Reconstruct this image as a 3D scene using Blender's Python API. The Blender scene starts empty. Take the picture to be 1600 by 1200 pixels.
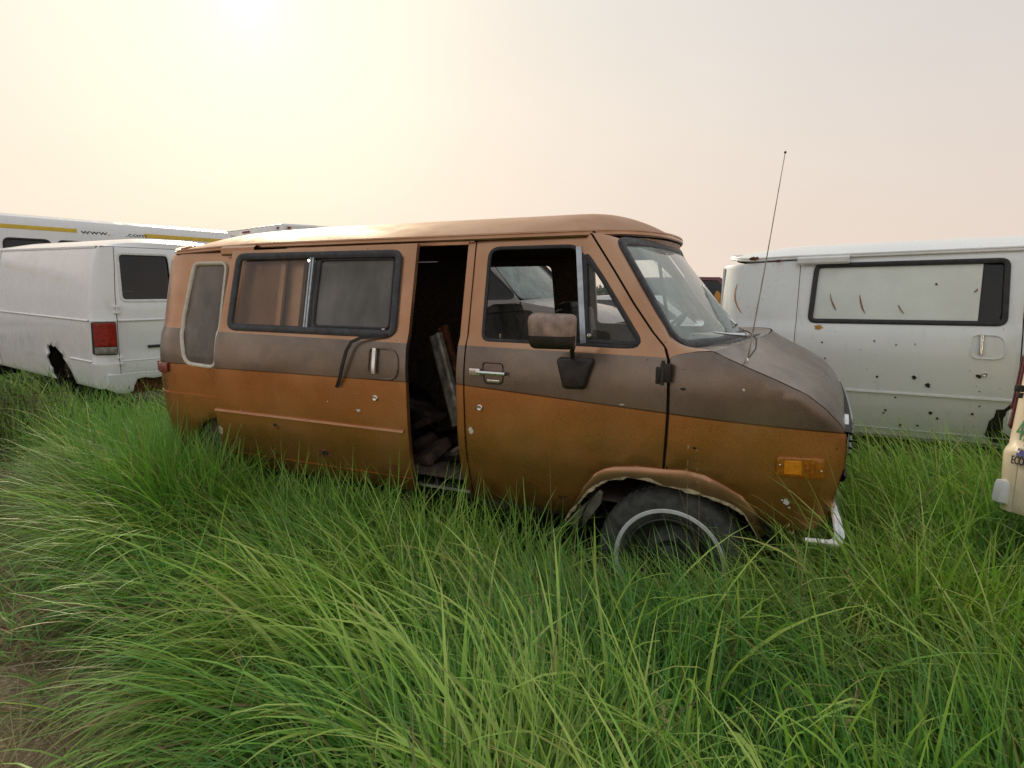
import bpy, bmesh, math, random, mathutils
import numpy as np
from mathutils import Vector
from mathutils.geometry import delaunay_2d_cdt
rng = np.random.default_rng(7); random.seed(7)
R = math.radians
sc = bpy.context.scene
col = sc.collection

# ------------------------------------------------------------------ camera, sky, sun, exposure
F = 1000.0                                            # focal length in pixels of a 1600 px wide picture
CAM = np.array([.57, -2.79, 1.51]); YAW = -.44; PIT = .1465
cd = bpy.data.cameras.new('camera'); cam = bpy.data.objects.new('camera', cd); col.objects.link(cam)
cd.sensor_width = 36; cd.lens = 36 * F / 1600; cd.clip_start = .05; cd.clip_end = 3000
cam.location = CAM; cam.rotation_euler = (math.pi / 2 - PIT, 0, -YAW)
sc.camera = cam
SUN = np.array([-.673, .644, .365]); SUN /= np.linalg.norm(SUN)
SUN_EL = math.asin(SUN[2]); SUN_AZ = math.atan2(SUN[0], SUN[1])
wd = bpy.data.worlds.new('World'); sc.world = wd; wd.use_nodes = True
wt = wd.node_tree; wt.nodes.clear()
def wn(t, **k):
    n = wt.nodes.new(t)
    for a, b in k.items(): setattr(n, a, b)
    return n
def wmath(op, a, b=None, clamp=False):
    n = wn('ShaderNodeMath', operation=op, use_clamp=clamp)
    for i, v in enumerate((a, b)):
        if v is None: continue
        if isinstance(v, (int, float)): n.inputs[i].default_value = v
        else: wt.links.new(v, n.inputs[i])
    return n.outputs[0]
def wmix(f, a, b, mode='MIX'):
    n = wn('ShaderNodeMix', data_type='RGBA', blend_type=mode); n.clamp_factor = True
    for s, v in ((0, f), (6, a), (7, b)):
        if isinstance(v, (int, float)): n.inputs[s].default_value = v
        elif isinstance(v, tuple): n.inputs[s].default_value = (*v, 1)
        else: wt.links.new(v, n.inputs[s])
    return n.outputs[2]
tc = wn('ShaderNodeTexCoord')
dot = wn('ShaderNodeVectorMath', operation='DOT_PRODUCT'); wt.links.new(tc.outputs['Generated'], dot.inputs[0]); dot.inputs[1].default_value = SUN
sep = wn('ShaderNodeSeparateXYZ'); wt.links.new(tc.outputs['Generated'], sep.inputs[0])
cosd = wmath('MAXIMUM', dot.outputs['Value'], 0.0)
sky = wn('ShaderNodeTexSky', sky_type='NISHITA', sun_disc=False, sun_elevation=SUN_EL, sun_rotation=SUN_AZ, air_density=2.0, dust_density=8.0, ozone_density=1.0)
nish = wn('ShaderNodeVectorMath', operation='SCALE'); wt.links.new(sky.outputs[0], nish.inputs[0]); nish.inputs['Scale'].default_value = .06
elev = wmath('MAXIMUM', sep.outputs['Z'], 0.0)
up_f = wmath('POWER', wmath('MULTIPLY', elev, 1.9, True), .8)
smoke = wmix(up_f, (.600, .492, .418), (.438, .444, .455))               # wildfire smoke: peach at the horizon, grey above
wide = wmath('POWER', cosd, 3.0); mid = wmath('POWER', cosd, 10.0); core = wmath('POWER', cosd, 1400.0)
c1 = wmix(wide, (0, 0, 0), (.105, .085, .045)); c2 = wmix(mid, (0, 0, 0), (.070, .076, .060)); c3 = wmix(core, (0, 0, 0), (.14, .14, .12))
s = wmix(1.0, smoke, c1, 'ADD'); s = wmix(1.0, s, c2, 'ADD'); s = wmix(1.0, s, c3, 'ADD')
sn = wn('ShaderNodeTexNoise'); sn.inputs['Scale'].default_value = 1.7; sn.inputs['Detail'].default_value = 4; smp = wn('ShaderNodeMapping'); smp.inputs['Scale'].default_value = (1, 1, 2.6); wt.links.new(tc.outputs['Generated'], smp.inputs[0]); wt.links.new(smp.outputs[0], sn.inputs['Vector'])
veil = wmath('ADD', wmath('MULTIPLY', sn.outputs['Fac'], .14), .93)      # faint unevenness of the smoke
vs = wn('ShaderNodeVectorMath', operation='SCALE'); wt.links.new(s, vs.inputs[0]); wt.links.new(veil, vs.inputs['Scale']); s = vs.outputs[0]
s = wmix(.05, s, nish.outputs[0])
bg = wn('ShaderNodeBackground'); wt.links.new(s, bg.inputs[0]); bg.inputs[1].default_value = 1.0
wo = wn('ShaderNodeOutputWorld'); wt.links.new(bg.outputs[0], wo.inputs[0])
sl = bpy.data.lights.new('sun', 'SUN'); sl.energy = 1.9; sl.angle = R(10); sl.color = (1, .86, .62)
so = bpy.data.objects.new('sun', sl); col.objects.link(so)
so.rotation_euler = Vector(-SUN).to_track_quat('-Z', 'Y').to_euler()
sc.view_settings.view_transform = 'Standard'; sc.view_settings.look = 'None'
sc.view_settings.exposure = .54; sc.view_settings.gamma = 1; sc.view_settings.use_curve_mapping = False
sc.cycles.max_bounces = 8; sc.cycles.transparent_max_bounces = 16; sc.cycles.caustics_reflective = False; sc.cycles.caustics_refractive = False

# ------------------------------------------------------------------ measuring: a pixel of the photograph to a place in the yard
fw = np.array([math.sin(YAW) * math.cos(PIT), math.cos(YAW) * math.cos(PIT), -math.sin(PIT)])
rt = np.array([math.cos(YAW), -math.sin(YAW), 0]); upv = np.cross(rt, fw)
def ray(u, v): return fw + rt * (u - 800) / F - upv * (v - 600) / F
def at(u, v, Y): d = ray(u, v); return CAM + d * ((Y - CAM[1]) / d[1])
PZ = np.array([(.25, .16), (.42, .10), (.55, .055), (.68, .022), (.80, .008), (1.0, 0), (1.1, .002), (1.20, .018), (1.238, .028), (1.262, .046), (1.45, .085), (1.75, .15), (1.85, .17)])
XR = -3.56
def Sd(x, z, xr=XR):                                  # how far the van's side lies inside its widest line
    y = float(np.interp(z, PZ[:, 0], PZ[:, 1]))
    d = xr + .4 - x
    if d > 0: y += .4 - math.sqrt(max(.16 - d * d, .002))
    if x > .1: y += .10 * ((x - .1) / .62) ** 2
    return y
def on(u, v, off=0.):
    y = .05
    for _ in range(14):
        p = at(u, v, y); y = Sd(p[0], p[2]) + off
    return p
def tr(pts, off=0., dx=0.): return [(on(u, v, off)[0] + dx, on(u, v, off)[2]) for u, v in pts]

# ------------------------------------------------------------------ mesh helpers
def link(o, parent=None):
    col.objects.link(o)
    if parent is not None: o.parent = parent
    return o
def obj(name, V, Fs, mat, parent=None, O=(0, 0, 0), smooth=35, fix=True):
    me = bpy.data.meshes.new(name)
    V = np.asarray(V, float).reshape(-1, 3) - np.asarray(O, float)
    me.from_pydata(V.tolist(), [], [tuple(f) for f in Fs]); me.materials.append(mat)
    if fix:
        bm = bmesh.new(); bm.from_mesh(me)
        bmesh.ops.remove_doubles(bm, verts=bm.verts, dist=1e-5)
        bmesh.ops.recalc_face_normals(bm, faces=bm.faces)
        bm.to_mesh(me); bm.free()
    if smooth:
        for p in me.polygons: p.use_smooth = True
        me.set_sharp_from_angle(angle=R(smooth))
    return link(bpy.data.objects.new(name, me), parent)
def empty(name, loc, rz=0):
    o = bpy.data.objects.new(name, None); o.location = loc; o.rotation_euler = (0, 0, rz); o.empty_display_size = .2
    return link(o)
def tag(o, label=None, cat=None, group=None, kind=None):
    for k, v in (('label', label), ('category', cat), ('group', group), ('kind', kind)):
        if v: o[k] = v
    return o
class MB:
    def __init__(s): s.V = []; s.F = []
    def add(s, V, Fs):
        n = len(s.V); s.V += [tuple(map(float, v)) for v in V]; s.F += [tuple(i + n for i in f) for f in Fs]; return s
    def box(s, c, d, rot=None, bev=0.0):
        bm = bmesh.new(); bmesh.ops.create_cube(bm, size=1)
        for v in bm.verts: v.co = Vector((v.co.x * d[0], v.co.y * d[1], v.co.z * d[2]))
        if bev: bmesh.ops.bevel(bm, geom=list(bm.edges), offset=bev, segments=2, affect='EDGES', profile=.6)
        bm.verts.index_update()
        V = [v.co.copy() for v in bm.verts]
        if rot is not None: V = [rot @ v for v in V]
        V = [v + Vector(c) for v in V]; Fs = [[v.index for v in f.verts] for f in bm.faces]; bm.free()
        return s.add(V, Fs)
    def grid(s, P, closed_u=False, closed_v=False):
        P = np.asarray(P, float); n, m = P.shape[:2]; Fs = []
        for i in range(n if closed_u else n - 1):
            for j in range(m if closed_v else m - 1):
                Fs.append((i * m + j, i * m + (j + 1) % m, ((i + 1) % n) * m + (j + 1) % m, ((i + 1) % n) * m + j))
        return s.add(P.reshape(-1, 3), Fs)
    def tube(s, pts, rad, n=8, closed=False):
        pts = np.asarray(pts, float); P = []
        rad = np.broadcast_to(np.asarray(rad, float), (len(pts),))
        for i, p in enumerate(pts):
            a = pts[(i + 1) % len(pts)] if closed or i < len(pts) - 1 else p
            b = pts[i - 1] if closed or i > 0 else p
            t = a - b; t /= np.linalg.norm(t) + 1e-9
            ref = np.array([0, 0, 1.]) if abs(t[2]) < .9 else np.array([1., 0, 0])
            u = np.cross(t, ref); u /= np.linalg.norm(u); w = np.cross(u, t)
            P.append([p + rad[i] * (math.cos(k * 2 * math.pi / n) * u + math.sin(k * 2 * math.pi / n) * w) for k in range(n)])
        n0 = len(s.V); s.grid(P, closed, True)
        if not closed:
            s.F.append(tuple(n0 + k for k in range(n))); s.F.append(tuple(n0 + (len(pts) - 1) * n + k for k in range(n)))
        return s
    def sweep(s, pts, prof, N, closed=True):          # profile (a across, b outwards) along a path lying on a surface
        pts = np.asarray(pts, float); P = []; m = len(pts)
        for i, p in enumerate(pts):
            a = pts[(i + 1) % m] if closed or i < m - 1 else p
            b = pts[i - 1] if closed or i > 0 else p
            t = a - b; t /= np.linalg.norm(t) + 1e-9
            nn = np.asarray(N(p) if callable(N) else N, float); nn = nn - t * (nn @ t); nn /= np.linalg.norm(nn)
            B = np.cross(t, nn)
            P.append([p + x * B + y * nn for x, y in prof])
        return s.grid(P, closed, True)
    def lathe(s, prof, c, axis=1, n=40):              # profile (r, h) turned about an axis through c
        P = []
        for r, h in prof:
            row = []
            for k in range(n):
                a = 2 * math.pi * k / n; q = [0, 0, 0]
                q[axis] = h; q[(axis + 1) % 3] = r * math.cos(a); q[(axis + 2) % 3] = r * math.sin(a)
                row.append(np.array(q) + np.array(c))
            P.append(row)
        return s.grid(P, False, True)
    def build(s, name, mat, parent=None, O=(0, 0, 0), smooth=35): return obj(name, s.V, s.F, mat, parent, O, smooth)
def dens(P, step=.05, closed=True):
    out = []; n = len(P)
    for i in range(n if closed else n - 1):
        a = np.array(P[i], float); b = np.array(P[(i + 1) % n], float); k = max(1, int(np.ceil(np.linalg.norm(b - a) / step)))
        for j in range(k): out.append(a + (b - a) * j / k)
    if not closed: out.append(np.array(P[-1], float))
    return out
def rnd(P, n=5):                                      # polygon [(a, b, radius)] with rounded corners
    out = []; m = len(P)
    for i in range(m):
        p = np.array(P[i][:2], float); r = P[i][2] if len(P[i]) > 2 else 0
        a = np.array(P[i - 1][:2], float) - p; b = np.array(P[(i + 1) % m][:2], float) - p
        la, lb = np.linalg.norm(a), np.linalg.norm(b)
        if r <= 0: out.append(tuple(p)); continue
        a /= la; b /= lb
        ang = math.acos(np.clip(a @ b, -1, 1)); d = min(r / math.tan(ang / 2), .48 * la, .48 * lb)
        s0 = p + a * d; s1 = p + b * d
        for k in range(n + 1):
            t = k / n; out.append(tuple((1 - t) ** 2 * s0 + 2 * t * (1 - t) * p + t * t * s1))
    return out
def inpoly(pts, poly):
    x, y = pts[:, 0], pts[:, 1]; ins = np.zeros(len(pts), bool); poly = np.asarray(poly); n = len(poly)
    for i in range(n):
        x0, y0 = poly[i - 1]; x1, y1 = poly[i]
        c = ((y0 > y) != (y1 > y))
        with np.errstate(all='ignore'): ins ^= c & (x < (x1 - x0) * (y - y0) / (y1 - y0) + x0)
    return ins
def area(P): P = np.asarray(P); return .5 * np.sum(P[:, 0] * np.roll(P[:, 1], -1) - np.roll(P[:, 0], -1) * P[:, 1])
def inset(P, d):                                      # move a loop towards its inside by d
    P = np.asarray(P, float); s = np.sign(area(P))
    e = np.roll(P, -1, 0) - P; e /= np.linalg.norm(e, axis=1)[:, None] + 1e-12
    nrm = np.stack([-e[:, 1], e[:, 0]], -1) * s
    v = nrm + np.roll(nrm, 1, 0); v /= np.maximum(np.linalg.norm(v, axis=1)[:, None], .3)
    return P + v * d
def panel_mb(outline, holes, fm, thick=.02, res=.07, bev=.004, step=.04, back=False):
    lo = [np.array(dens(outline, step))] + [np.array(dens(h, step)) for h in holes]
    ins = [inset(lo[0], bev)] + [inset(h, -bev) for h in lo[1:]]
    pts = []; edges = []
    for l in ins:
        n0 = len(pts); pts += l.tolist(); edges += [(n0 + i, n0 + (i + 1) % len(l)) for i in range(len(l))]
    a0, b0 = lo[0].min(0); a1, b1 = lo[0].max(0)
    ga, gb = np.meshgrid(np.arange(a0 + res / 2, a1, res), np.arange(b0 + res / 2, b1, res * .8))
    g = np.stack([ga.ravel(), gb.ravel()], -1)
    k = inpoly(g, inset(ins[0], res * .3))
    for h in ins[1:]: k &= ~inpoly(g, inset(h, -res * .3))
    pts += g[k].tolist()
    r = delaunay_2d_cdt([Vector(p) for p in pts], edges, [], 0, 1e-7)
    V2 = np.array([(v.x, v.y) for v in r[0]]); T = np.array([f for f in r[2] if len(f) == 3])
    c = V2[T].mean(1); k = inpoly(c, ins[0])
    for h in ins[1:]: k &= ~inpoly(c, h)
    T = T[k]; mb = MB()
    mb.add([fm(a, b, 0) for a, b in V2], T.tolist())
    for l, i in zip(lo, ins):
        rows = [[fm(a, b, 0) for a, b in i], [fm(a, b, bev * .7) for a, b in l], [fm(a, b, thick) for a, b in l]]
        mb.grid(rows, False, True)
    if back: mb.add([fm(a, b, thick) for a, b in V2], T.tolist())
    return mb
def panel(name, outline, holes, fm, mat, parent=None, O=(0, 0, 0), **k):
    return panel_mb(outline, holes, fm, **k).build(name, mat, parent, O)
def gasket(name, outline, fm, mat, parent, O, w=.018, h=.012, N=(0, -1, .15), shift=0, prof=None):
    P = [fm(a, b, 0) for a, b in dens(inset(outline, shift) if shift else outline, .03)]
    prof = prof or [(-w, -.004), (-w * .8, h * .7), (-w * .25, h), (w * .25, h * .85), (w * .8, h * .55), (w, -.004)]
    return MB().sweep(P, prof, N).build(name, mat, parent, O, 50)
def text_mesh(s, size, extrude=.002):
    cu = bpy.data.curves.new('lettering', 'FONT'); cu.body = s; cu.size = size; cu.extrude = extrude; cu.resolution_u = 3
    o = bpy.data.objects.new('lettering', cu); col.objects.link(o)
    dg = bpy.context.evaluated_depsgraph_get(); me = bpy.data.meshes.new_from_object(o.evaluated_get(dg))
    V = [tuple(v.co) for v in me.vertices]; Fs = [tuple(p.vertices) for p in me.polygons]
    bpy.data.objects.remove(o); bpy.data.meshes.remove(me); bpy.data.curves.remove(cu)
    return V, Fs

# ------------------------------------------------------------------ materials
class M:
    def __init__(s, name):
        s.m = bpy.data.materials.new(name); s.m.use_nodes = True; s.t = s.m.node_tree
        s.b = s.t.nodes['Principled BSDF']; s.out = s.t.nodes['Material Output']
        s.tc = s.t.nodes.new('ShaderNodeTexCoord').outputs['Object']
    def n(s, t, **k):
        x = s.t.nodes.new(t)
        for a, b in k.items(): setattr(x, a, b)
        return x
    def set(s, sock, v):
        if isinstance(v, (int, float)): sock.default_value = v
        elif isinstance(v, tuple): sock.default_value = (*v, 1) if len(v) == 3 and sock.type == 'RGBA' else v
        else: s.t.links.new(v, sock)
    def math(s, op, a, b=0., clamp=False):
        x = s.n('ShaderNodeMath', operation=op, use_clamp=clamp); s.set(x.inputs[0], a); s.set(x.inputs[1], b); return x.outputs[0]
    def mix(s, f, a, b, mode='MIX'):
        x = s.n('ShaderNodeMix', data_type='RGBA', blend_type=mode); s.set(x.inputs[0], f); s.set(x.inputs[6], a); s.set(x.inputs[7], b); return x.outputs[2]
    def noise(s, scale, detail=4, stretch=None, rough=.55, off=None):
        x = s.n('ShaderNodeTexNoise'); x.inputs['Scale'].default_value = scale; x.inputs['Detail'].default_value = detail; x.inputs['Roughness'].default_value = rough
        if stretch or off:
            mp = s.n('ShaderNodeMapping'); s.t.links.new(s.tc, mp.inputs[0]); mp.inputs['Scale'].default_value = stretch or (1, 1, 1)
            if off: mp.inputs['Location'].default_value = off
            s.t.links.new(mp.outputs[0], x.inputs['Vector'])
        else: s.t.links.new(s.tc, x.inputs['Vector'])
        return x.outputs['Fac']
    def vor(s, scale, stretch=None, feature='F1'):
        x = s.n('ShaderNodeTexVoronoi', feature=feature); x.inputs['Scale'].default_value = scale
        if stretch:
            mp = s.n('ShaderNodeMapping'); s.t.links.new(s.tc, mp.inputs[0]); mp.inputs['Scale'].default_value = stretch; s.t.links.new(mp.outputs[0], x.inputs['Vector'])
        else: s.t.links.new(s.tc, x.inputs['Vector'])
        return x
    def ramp(s, f, a, b, va=0., vb=1.):
        x = s.n('ShaderNodeMapRange', interpolation_type='SMOOTHSTEP'); s.set(x.inputs[0], f); x.inputs[1].default_value = a; x.inputs[2].default_value = b; x.inputs[3].default_value = va; x.inputs[4].default_value = vb
        return x.outputs[0]
    def bump(s, h, strength=.2, dist=.01):
        x = s.n('ShaderNodeBump'); x.inputs['Strength'].default_value = strength; x.inputs['Distance'].default_value = dist; s.set(x.inputs['Height'], h)
        s.t.links.new(x.outputs[0], s.b.inputs['Normal'])
    def p(s, **k):
        for a, v in k.items(): s.set(s.b.inputs[a.replace('_', ' ')], v)
        return s
def simple(name, c, rough=.5, metal=0., var=.25, scale=14., bump=.0, spec=.5):
    m = M(name); f = m.noise(scale, 5)
    m.p(Base_Color=m.mix(m.ramp(f, .3, .7), tuple(x * (1 - var) for x in c), tuple(min(1, x * (1 + var)) for x in c)), Roughness=m.ramp(m.noise(scale * 2.3), .3, .7, max(.02, rough - .1), min(1, rough + .1)), Metallic=metal, Specular_IOR_Level=spec)
    if bump: m.bump(m.noise(scale * 4, 6), bump)
    return m.m
def weather(m, c, dust=(.36, .30, .22), rust=(.16, .055, .02), amount=.5, streak=.5, pits=.5):
    d = m.math('MULTIPLY', m.ramp(m.noise(3.1, 6), .4, .75), amount)
    c = m.mix(d, c, dust)
    st = m.math('MULTIPLY', m.ramp(m.noise(9, 5, (3.0, 3.0, .22)), .55, .8), streak * .4)
    c = m.mix(st, c, tuple(x * .55 for x in dust))
    pit = m.math('MULTIPLY', m.math('LESS_THAN', m.vor(17).outputs['Distance'], .055), m.math('GREATER_THAN', m.noise(2.3, 3), .60 - .12 * pits))
    c = m.mix(pit, c, rust)
    sp = m.math('MULTIPLY', m.math('LESS_THAN', m.vor(60).outputs['Distance'], .10), m.math('GREATER_THAN', m.noise(5.1, 2), .56))
    c = m.mix(m.math('MULTIPLY', sp, .55), c, (.5, .42, .33))
    return c
def brown_paint(name, O, bands=True, kind=None, dull=0.):
    m = M(name); sx = m.n('ShaderNodeSeparateXYZ'); m.t.links.new(m.tc, sx.inputs[0])
    x = m.math('ADD', sx.outputs[0], O[0]); z = m.math('ADD', sx.outputs[2], O[2])
    cop = m.mix(m.ramp(m.noise(2.0, 5), .35, .7), (.40, .147, .042), (.50, .198, .062))
    cop = m.mix(m.math('MULTIPLY', m.ramp(m.noise(420, 1), .42, .62), .5), cop, (.80, .40, .13))          # metal flake
    brn = m.mix(m.ramp(m.noise(2.6, 6), .35, .7), (.155, .118, .093), (.225, .178, .146))
    brn = m.mix(m.math('MULTIPLY', m.ramp(m.noise(300, 1), .5, .75), .3), brn, (.38, .33, .29))
    tan = m.mix(m.ramp(m.noise(3.3, 6), .35, .7), (.43, .225, .122), (.51, .290, .172))  # same copper, lightened for the sky light on upper panels
    if kind == 'brown': c = brn; isb = 1.0
    elif kind == 'tan': c = tan; isb = 0.0
    else:
        zb = m.math('SUBTRACT', 1.215, m.math('MULTIPLY', x, .0155))
        zl = m.math('MINIMUM', 1.042, m.math('SUBTRACT', .975, m.math('MULTIPLY', x, .06)))
        above = m.math('GREATER_THAN', z, zb) if bands is True else 0.0
        mid = m.math('GREATER_THAN', z, zl)
        c = m.mix(mid, cop, brn); c = m.mix(above, c, tan); isb = mid
        line = m.math('LESS_THAN', m.math('ABSOLUTE', m.math('SUBTRACT', z, m.math('SUBTRACT', zl, .003))), .0035)
        c = m.mix(m.math('MULTIPLY', line, .8), c, (.03, .018, .01))
    chip = m.math('MULTIPLY', m.math('GREATER_THAN', m.noise(28, 7, rough=.7), .70), m.math('LESS_THAN', z, .80))
    c = weather(m, c, (.52, .38, .25), (.11, .035, .015), .18, .45, .6)
    c = m.mix(m.math('MULTIPLY', chip, .8), c, (.10, .035, .014))
    low = m.ramp(m.math('ADD', z, m.math('MULTIPLY', m.noise(5, 6, rough=.7), .34)), .60, .74, 1., 0.)
    c = m.mix(m.math('MULTIPLY', low, .6), c, m.mix(m.ramp(m.noise(14, 6), .4, .6), (.17, .095, .05), (.11, .045, .02)))
    scr = m.math('MULTIPLY', m.math('GREATER_THAN', m.noise(22, 3, (.12, 1, 3.0), .8), .705), m.math('GREATER_THAN', m.noise(1.6, 2, None, .5, (3, 1, 7)), .52))
    c = m.mix(m.math('MULTIPLY', scr, .45), c, (.62, .46, .32))
    m.p(Base_Color=c, Metallic=.78 if not dull else .3, Roughness=m.ramp(m.noise(6, 5), .3, .7, .25 + dull, .40 + dull), Coat_Weight=.15 if not dull else .04, Coat_Roughness=.28)
    m.bump(m.math('ADD', m.noise(2.2, 2), m.math('MULTIPLY', m.noise(260, 2), .03)), .10, .03)
    return m.m
def white_paint(name, c1, c2, rough=.38, pits=.8, amount=.3, dust=(.38, .36, .31)):
    m = M(name); c = m.mix(m.ramp(m.noise(1.7, 5), .3, .7), c1, c2)
    c = weather(m, c, dust, (.05, .022, .012), amount, .4, pits)
    r = m.math('GREATER_THAN', m.noise(7, 8, rough=.7), .735)
    c = m.mix(m.math('MULTIPLY', r, .85), c, (.26, .10, .035))
    m.p(Base_Color=c, Roughness=m.ramp(m.noise(5, 4), .3, .7, rough - .12, rough + .15), Coat_Weight=.6, Coat_Roughness=.12)
    m.bump(m.noise(1.9, 2), .10, .04)
    return m.m
def glass(name, tint=(.8, .86, .84), dust=.1, dust_sheen_col=(.45, .43, .38), rough=.03, ior=1.5):
    m = M(name); t = m.t
    tr_ = m.n('ShaderNodeBsdfTransparent'); tr_.inputs[0].default_value = (*tint, 1)
    gl = m.n('ShaderNodeBsdfGlossy'); gl.inputs['Roughness'].default_value = rough; gl.inputs[0].default_value = (.95, .95, .95, 1)
    fr = m.n('ShaderNodeFresnel'); fr.inputs[0].default_value = ior
    a = m.n('ShaderNodeMixShader'); t.links.new(fr.outputs[0], a.inputs[0]); t.links.new(tr_.outputs[0], a.inputs[1]); t.links.new(gl.outputs[0], a.inputs[2])
    df = m.n('ShaderNodeBsdfDiffuse'); df.inputs[0].default_value = (*dust_sheen_col, 1)
    f = m.ramp(m.noise(5, 6, (1, 1, .6)), .25, .8, dust * .5, min(.97, dust * 1.35))
    f = m.math('ADD', f, m.math('MULTIPLY', m.math('GREATER_THAN', m.noise(40, 6, (1, 1, .3), .7), .66), dust * .35), True)
    b = m.n('ShaderNodeMixShader'); t.links.new(f, b.inputs[0]); t.links.new(a.outputs[0], b.inputs[1]); t.links.new(df.outputs[0], b.inputs[2])
    t.links.new(b.outputs[0], m.out.inputs[0]); t.nodes.remove(m.b)
    return m.m
O1 = np.array([-1.4, 1.0, 0.])                        # base point of the brown van
MT = dict(
    paint=brown_paint('copper_two_tone_paint', O1), fender=brown_paint('copper_fender_paint', O1, bands=False), brown=brown_paint('faded_brown_paint', O1, kind='brown'), tan=brown_paint('sky_lit_tan_paint', O1, kind='tan'), rooftan=brown_paint('chalky_roof_paint', O1, kind='tan', dull=.27),
    rubber=simple('black_rubber', (.022, .023, .026), .55, 0, .3, 20, .1), rubber2=simple('weathered_grey_rubber', (.040, .043, .050), .55, 0, .3, 20, .1),
    chrome=simple('pitted_chrome', (.72, .72, .71), .22, 1., .12, 40, .05), alu=simple('dull_aluminium', (.42, .46, .50), .38, .8, .15, 30),
    cream=simple('cream_window_trim', (.66, .61, .52), .45, 0, .12, 20),
    felt=simple('dark_brown_felt', (.17, .130, .10), .95, 0, .35, 60, .5, .1), dark=simple('grimy_black_metal', (.02, .018, .016), .7, 0, .4, 12, .3),
    seat=simple('torn_dark_vinyl', (.035, .032, .028), .6, 0, .6, 9, .5), dash=simple('sun_bleached_dashboard', (.16, .17, .15), .6, 0, .3, 8, .2),
    tyre=simple('cracked_tyre_rubber', (.052, .053, .050), .75, 0, .4, 18, .35), wwall=simple('whitewall_rubber', (.62, .64, .66), .6, 0, .1, 25), rim=simple('black_steel_rim', (.05, .05, .048), .5, .3, .5, 12, .2),
    amber=simple('amber_lens', (.72, .27, .015), .22, 0, .12, 60, .15), amberd=simple('dark_amber_lens', (.36, .13, .012), .25, 0, .2, 60, .15), red=simple('red_lens', (.30, .018, .014), .2, 0, .3, 30, .1), redd=simple('dull_red_lens', (.23, .035, .025), .35, 0, .3, 30, .1),
    rust=simple('flaking_rust', (.15, .052, .02), .9, 0, .6, 22, .7), rusty=simple('rusty_orange_stain', (.52, .24, .05), .7, 0, .3, 20), primer=simple('peeling_cream_filler', (.58, .48, .33), .8, 0, .45, 30, .5),
    smoke=glass('dusty_dark_glass', (.10, .10, .10), .52, (.36, .31, .27), .10), grime=glass('grimy_grey_glass', (.14, .14, .14), .66, (.25, .24, .23), .15),
    clear=glass('dusty_clear_glass', (.86, .88, .86), .10, (.5, .48, .42)), see=glass('thin_dusty_glass', (.88, .87, .85), .13, (.42, .33, .25)), shield=glass('windshield_glass', (.82, .91, .90), .36, (.62, .74, .72), .03, 1.75), tint=glass('tinted_glass', (.07, .075, .075), .06, (.2, .2, .2)),  # windshield's pale teal dust stands in for reflected sky
    white=white_paint('chalky_white_paint', (.78, .84, .86), (.84, .88, .90), .38, .9, .08, (.60, .62, .60)), white2=white_paint('pale_grey_white_paint', (.82, .84, .86), (.87, .88, .89), .20, .3, .05, (.62, .61, .57)), creamp=white_paint('cream_paint', (.80, .68, .50), (.86, .75, .58), .4, .4, .10),
    mauve=white_paint('faded_mauve_paint', (.22, .18, .19), (.28, .24, .25), .35, .3, .2), maroon=white_paint('maroon_paint', (.10, .012, .02), (.14, .02, .03), .3, .2, .1), pink=white_paint('faded_pink_paint', (.55, .38, .38), (.62, .46, .45), .4, .5, .2), panel=simple('pale_green_white_board', (.74, .80, .76), .5, 0, .05, 5), wtrim=simple('white_trim', (.74, .76, .76), .4, 0, .06, 20),
    bone=simple('grimy_grey_plastic', (.24, .23, .20), .6, 0, .4, 14, .2), mirror=simple('dusty_brown_plastic', (.30, .215, .175), .4, .1, .35, 18, .1), mirrord=simple('dark_brown_plastic', (.022, .016, .013), .5, 0, .3, 18, .2),
    brownr=simple('brown_rust', (.27, .125, .055), .8, 0, .5, 60),
    redk=simple('dark_red_lens', (.085, .012, .014), .35, 0, .3, 30, .1),
    scrap=simple('rotten_carpet', (.075, .05, .036), .9, 0, .8, 9, .8),
    yellow=simple('yellow_stripe', (.62, .42, .03), .5, 0, .1, 5), black=simple('black_lettering', (.03, .03, .035), .5, 0, .1, 5), green=simple('green_chalk', (.12, .34, .16), .7, 0, .25, 40), blue=simple('blue_badge', (.12, .12, .35), .5, 0, .2, 20), steel=simple('bare_grimy_steel', (.34, .31, .25), .6, .5, .45, 15, .3),
)

# ------------------------------------------------------------------ ground
def gmask_path(x, y):                                 # bare trodden strip in front of the grass, on the left
    return (y + .394 * x + 2.245) < .30 + .09 * np.sin(x * 3.1) + .06 * np.sin(x * 7.7 + 1)
gm = M('dry_earth'); gc = gm.mix(gm.ramp(gm.noise(1.3, 8), .35, .7), (.13, .095, .06), (.33, .25, .165)); gc = gm.mix(gm.ramp(gm.noise(45, 4), .5, .7), gc, (.40, .32, .21))
gs = gm.n('ShaderNodeSeparateXYZ'); gm.t.links.new(gm.tc, gs.inputs[0])
gv = gm.math('ADD', gm.math('ADD', gs.outputs[1], gm.math('MULTIPLY', gs.outputs[0], .394)), gm.math('ADD', 2.245, gm.math('MULTIPLY', gm.noise(3, 5), .3)))
gc = gm.mix(gm.ramp(gv, .45, .75), gc, gm.mix(gm.noise(6, 5), (.022, .018, .011), (.05, .04, .024)))      # bare trodden dirt, then humus darkened under the sward for shade between blades
gm.p(Base_Color=gc, Roughness=.95, Specular_IOR_Level=.1); gm.bump(gm.noise(24, 8), .8, .03)
gx = np.concatenate([np.linspace(-600, -26, 24), np.linspace(-24, 20, 110), np.linspace(22, 600, 24)])
gy = np.concatenate([np.linspace(-400, -9, 16), np.linspace(-8, 26, 90), np.linspace(28, 800, 26)])
def gz(x, y): return .030 * np.sin(x * 1.3 + .4) * np.cos(y * 1.1) + .02 * np.sin(x * 2.9 - y * 2.1) - .02
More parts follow.
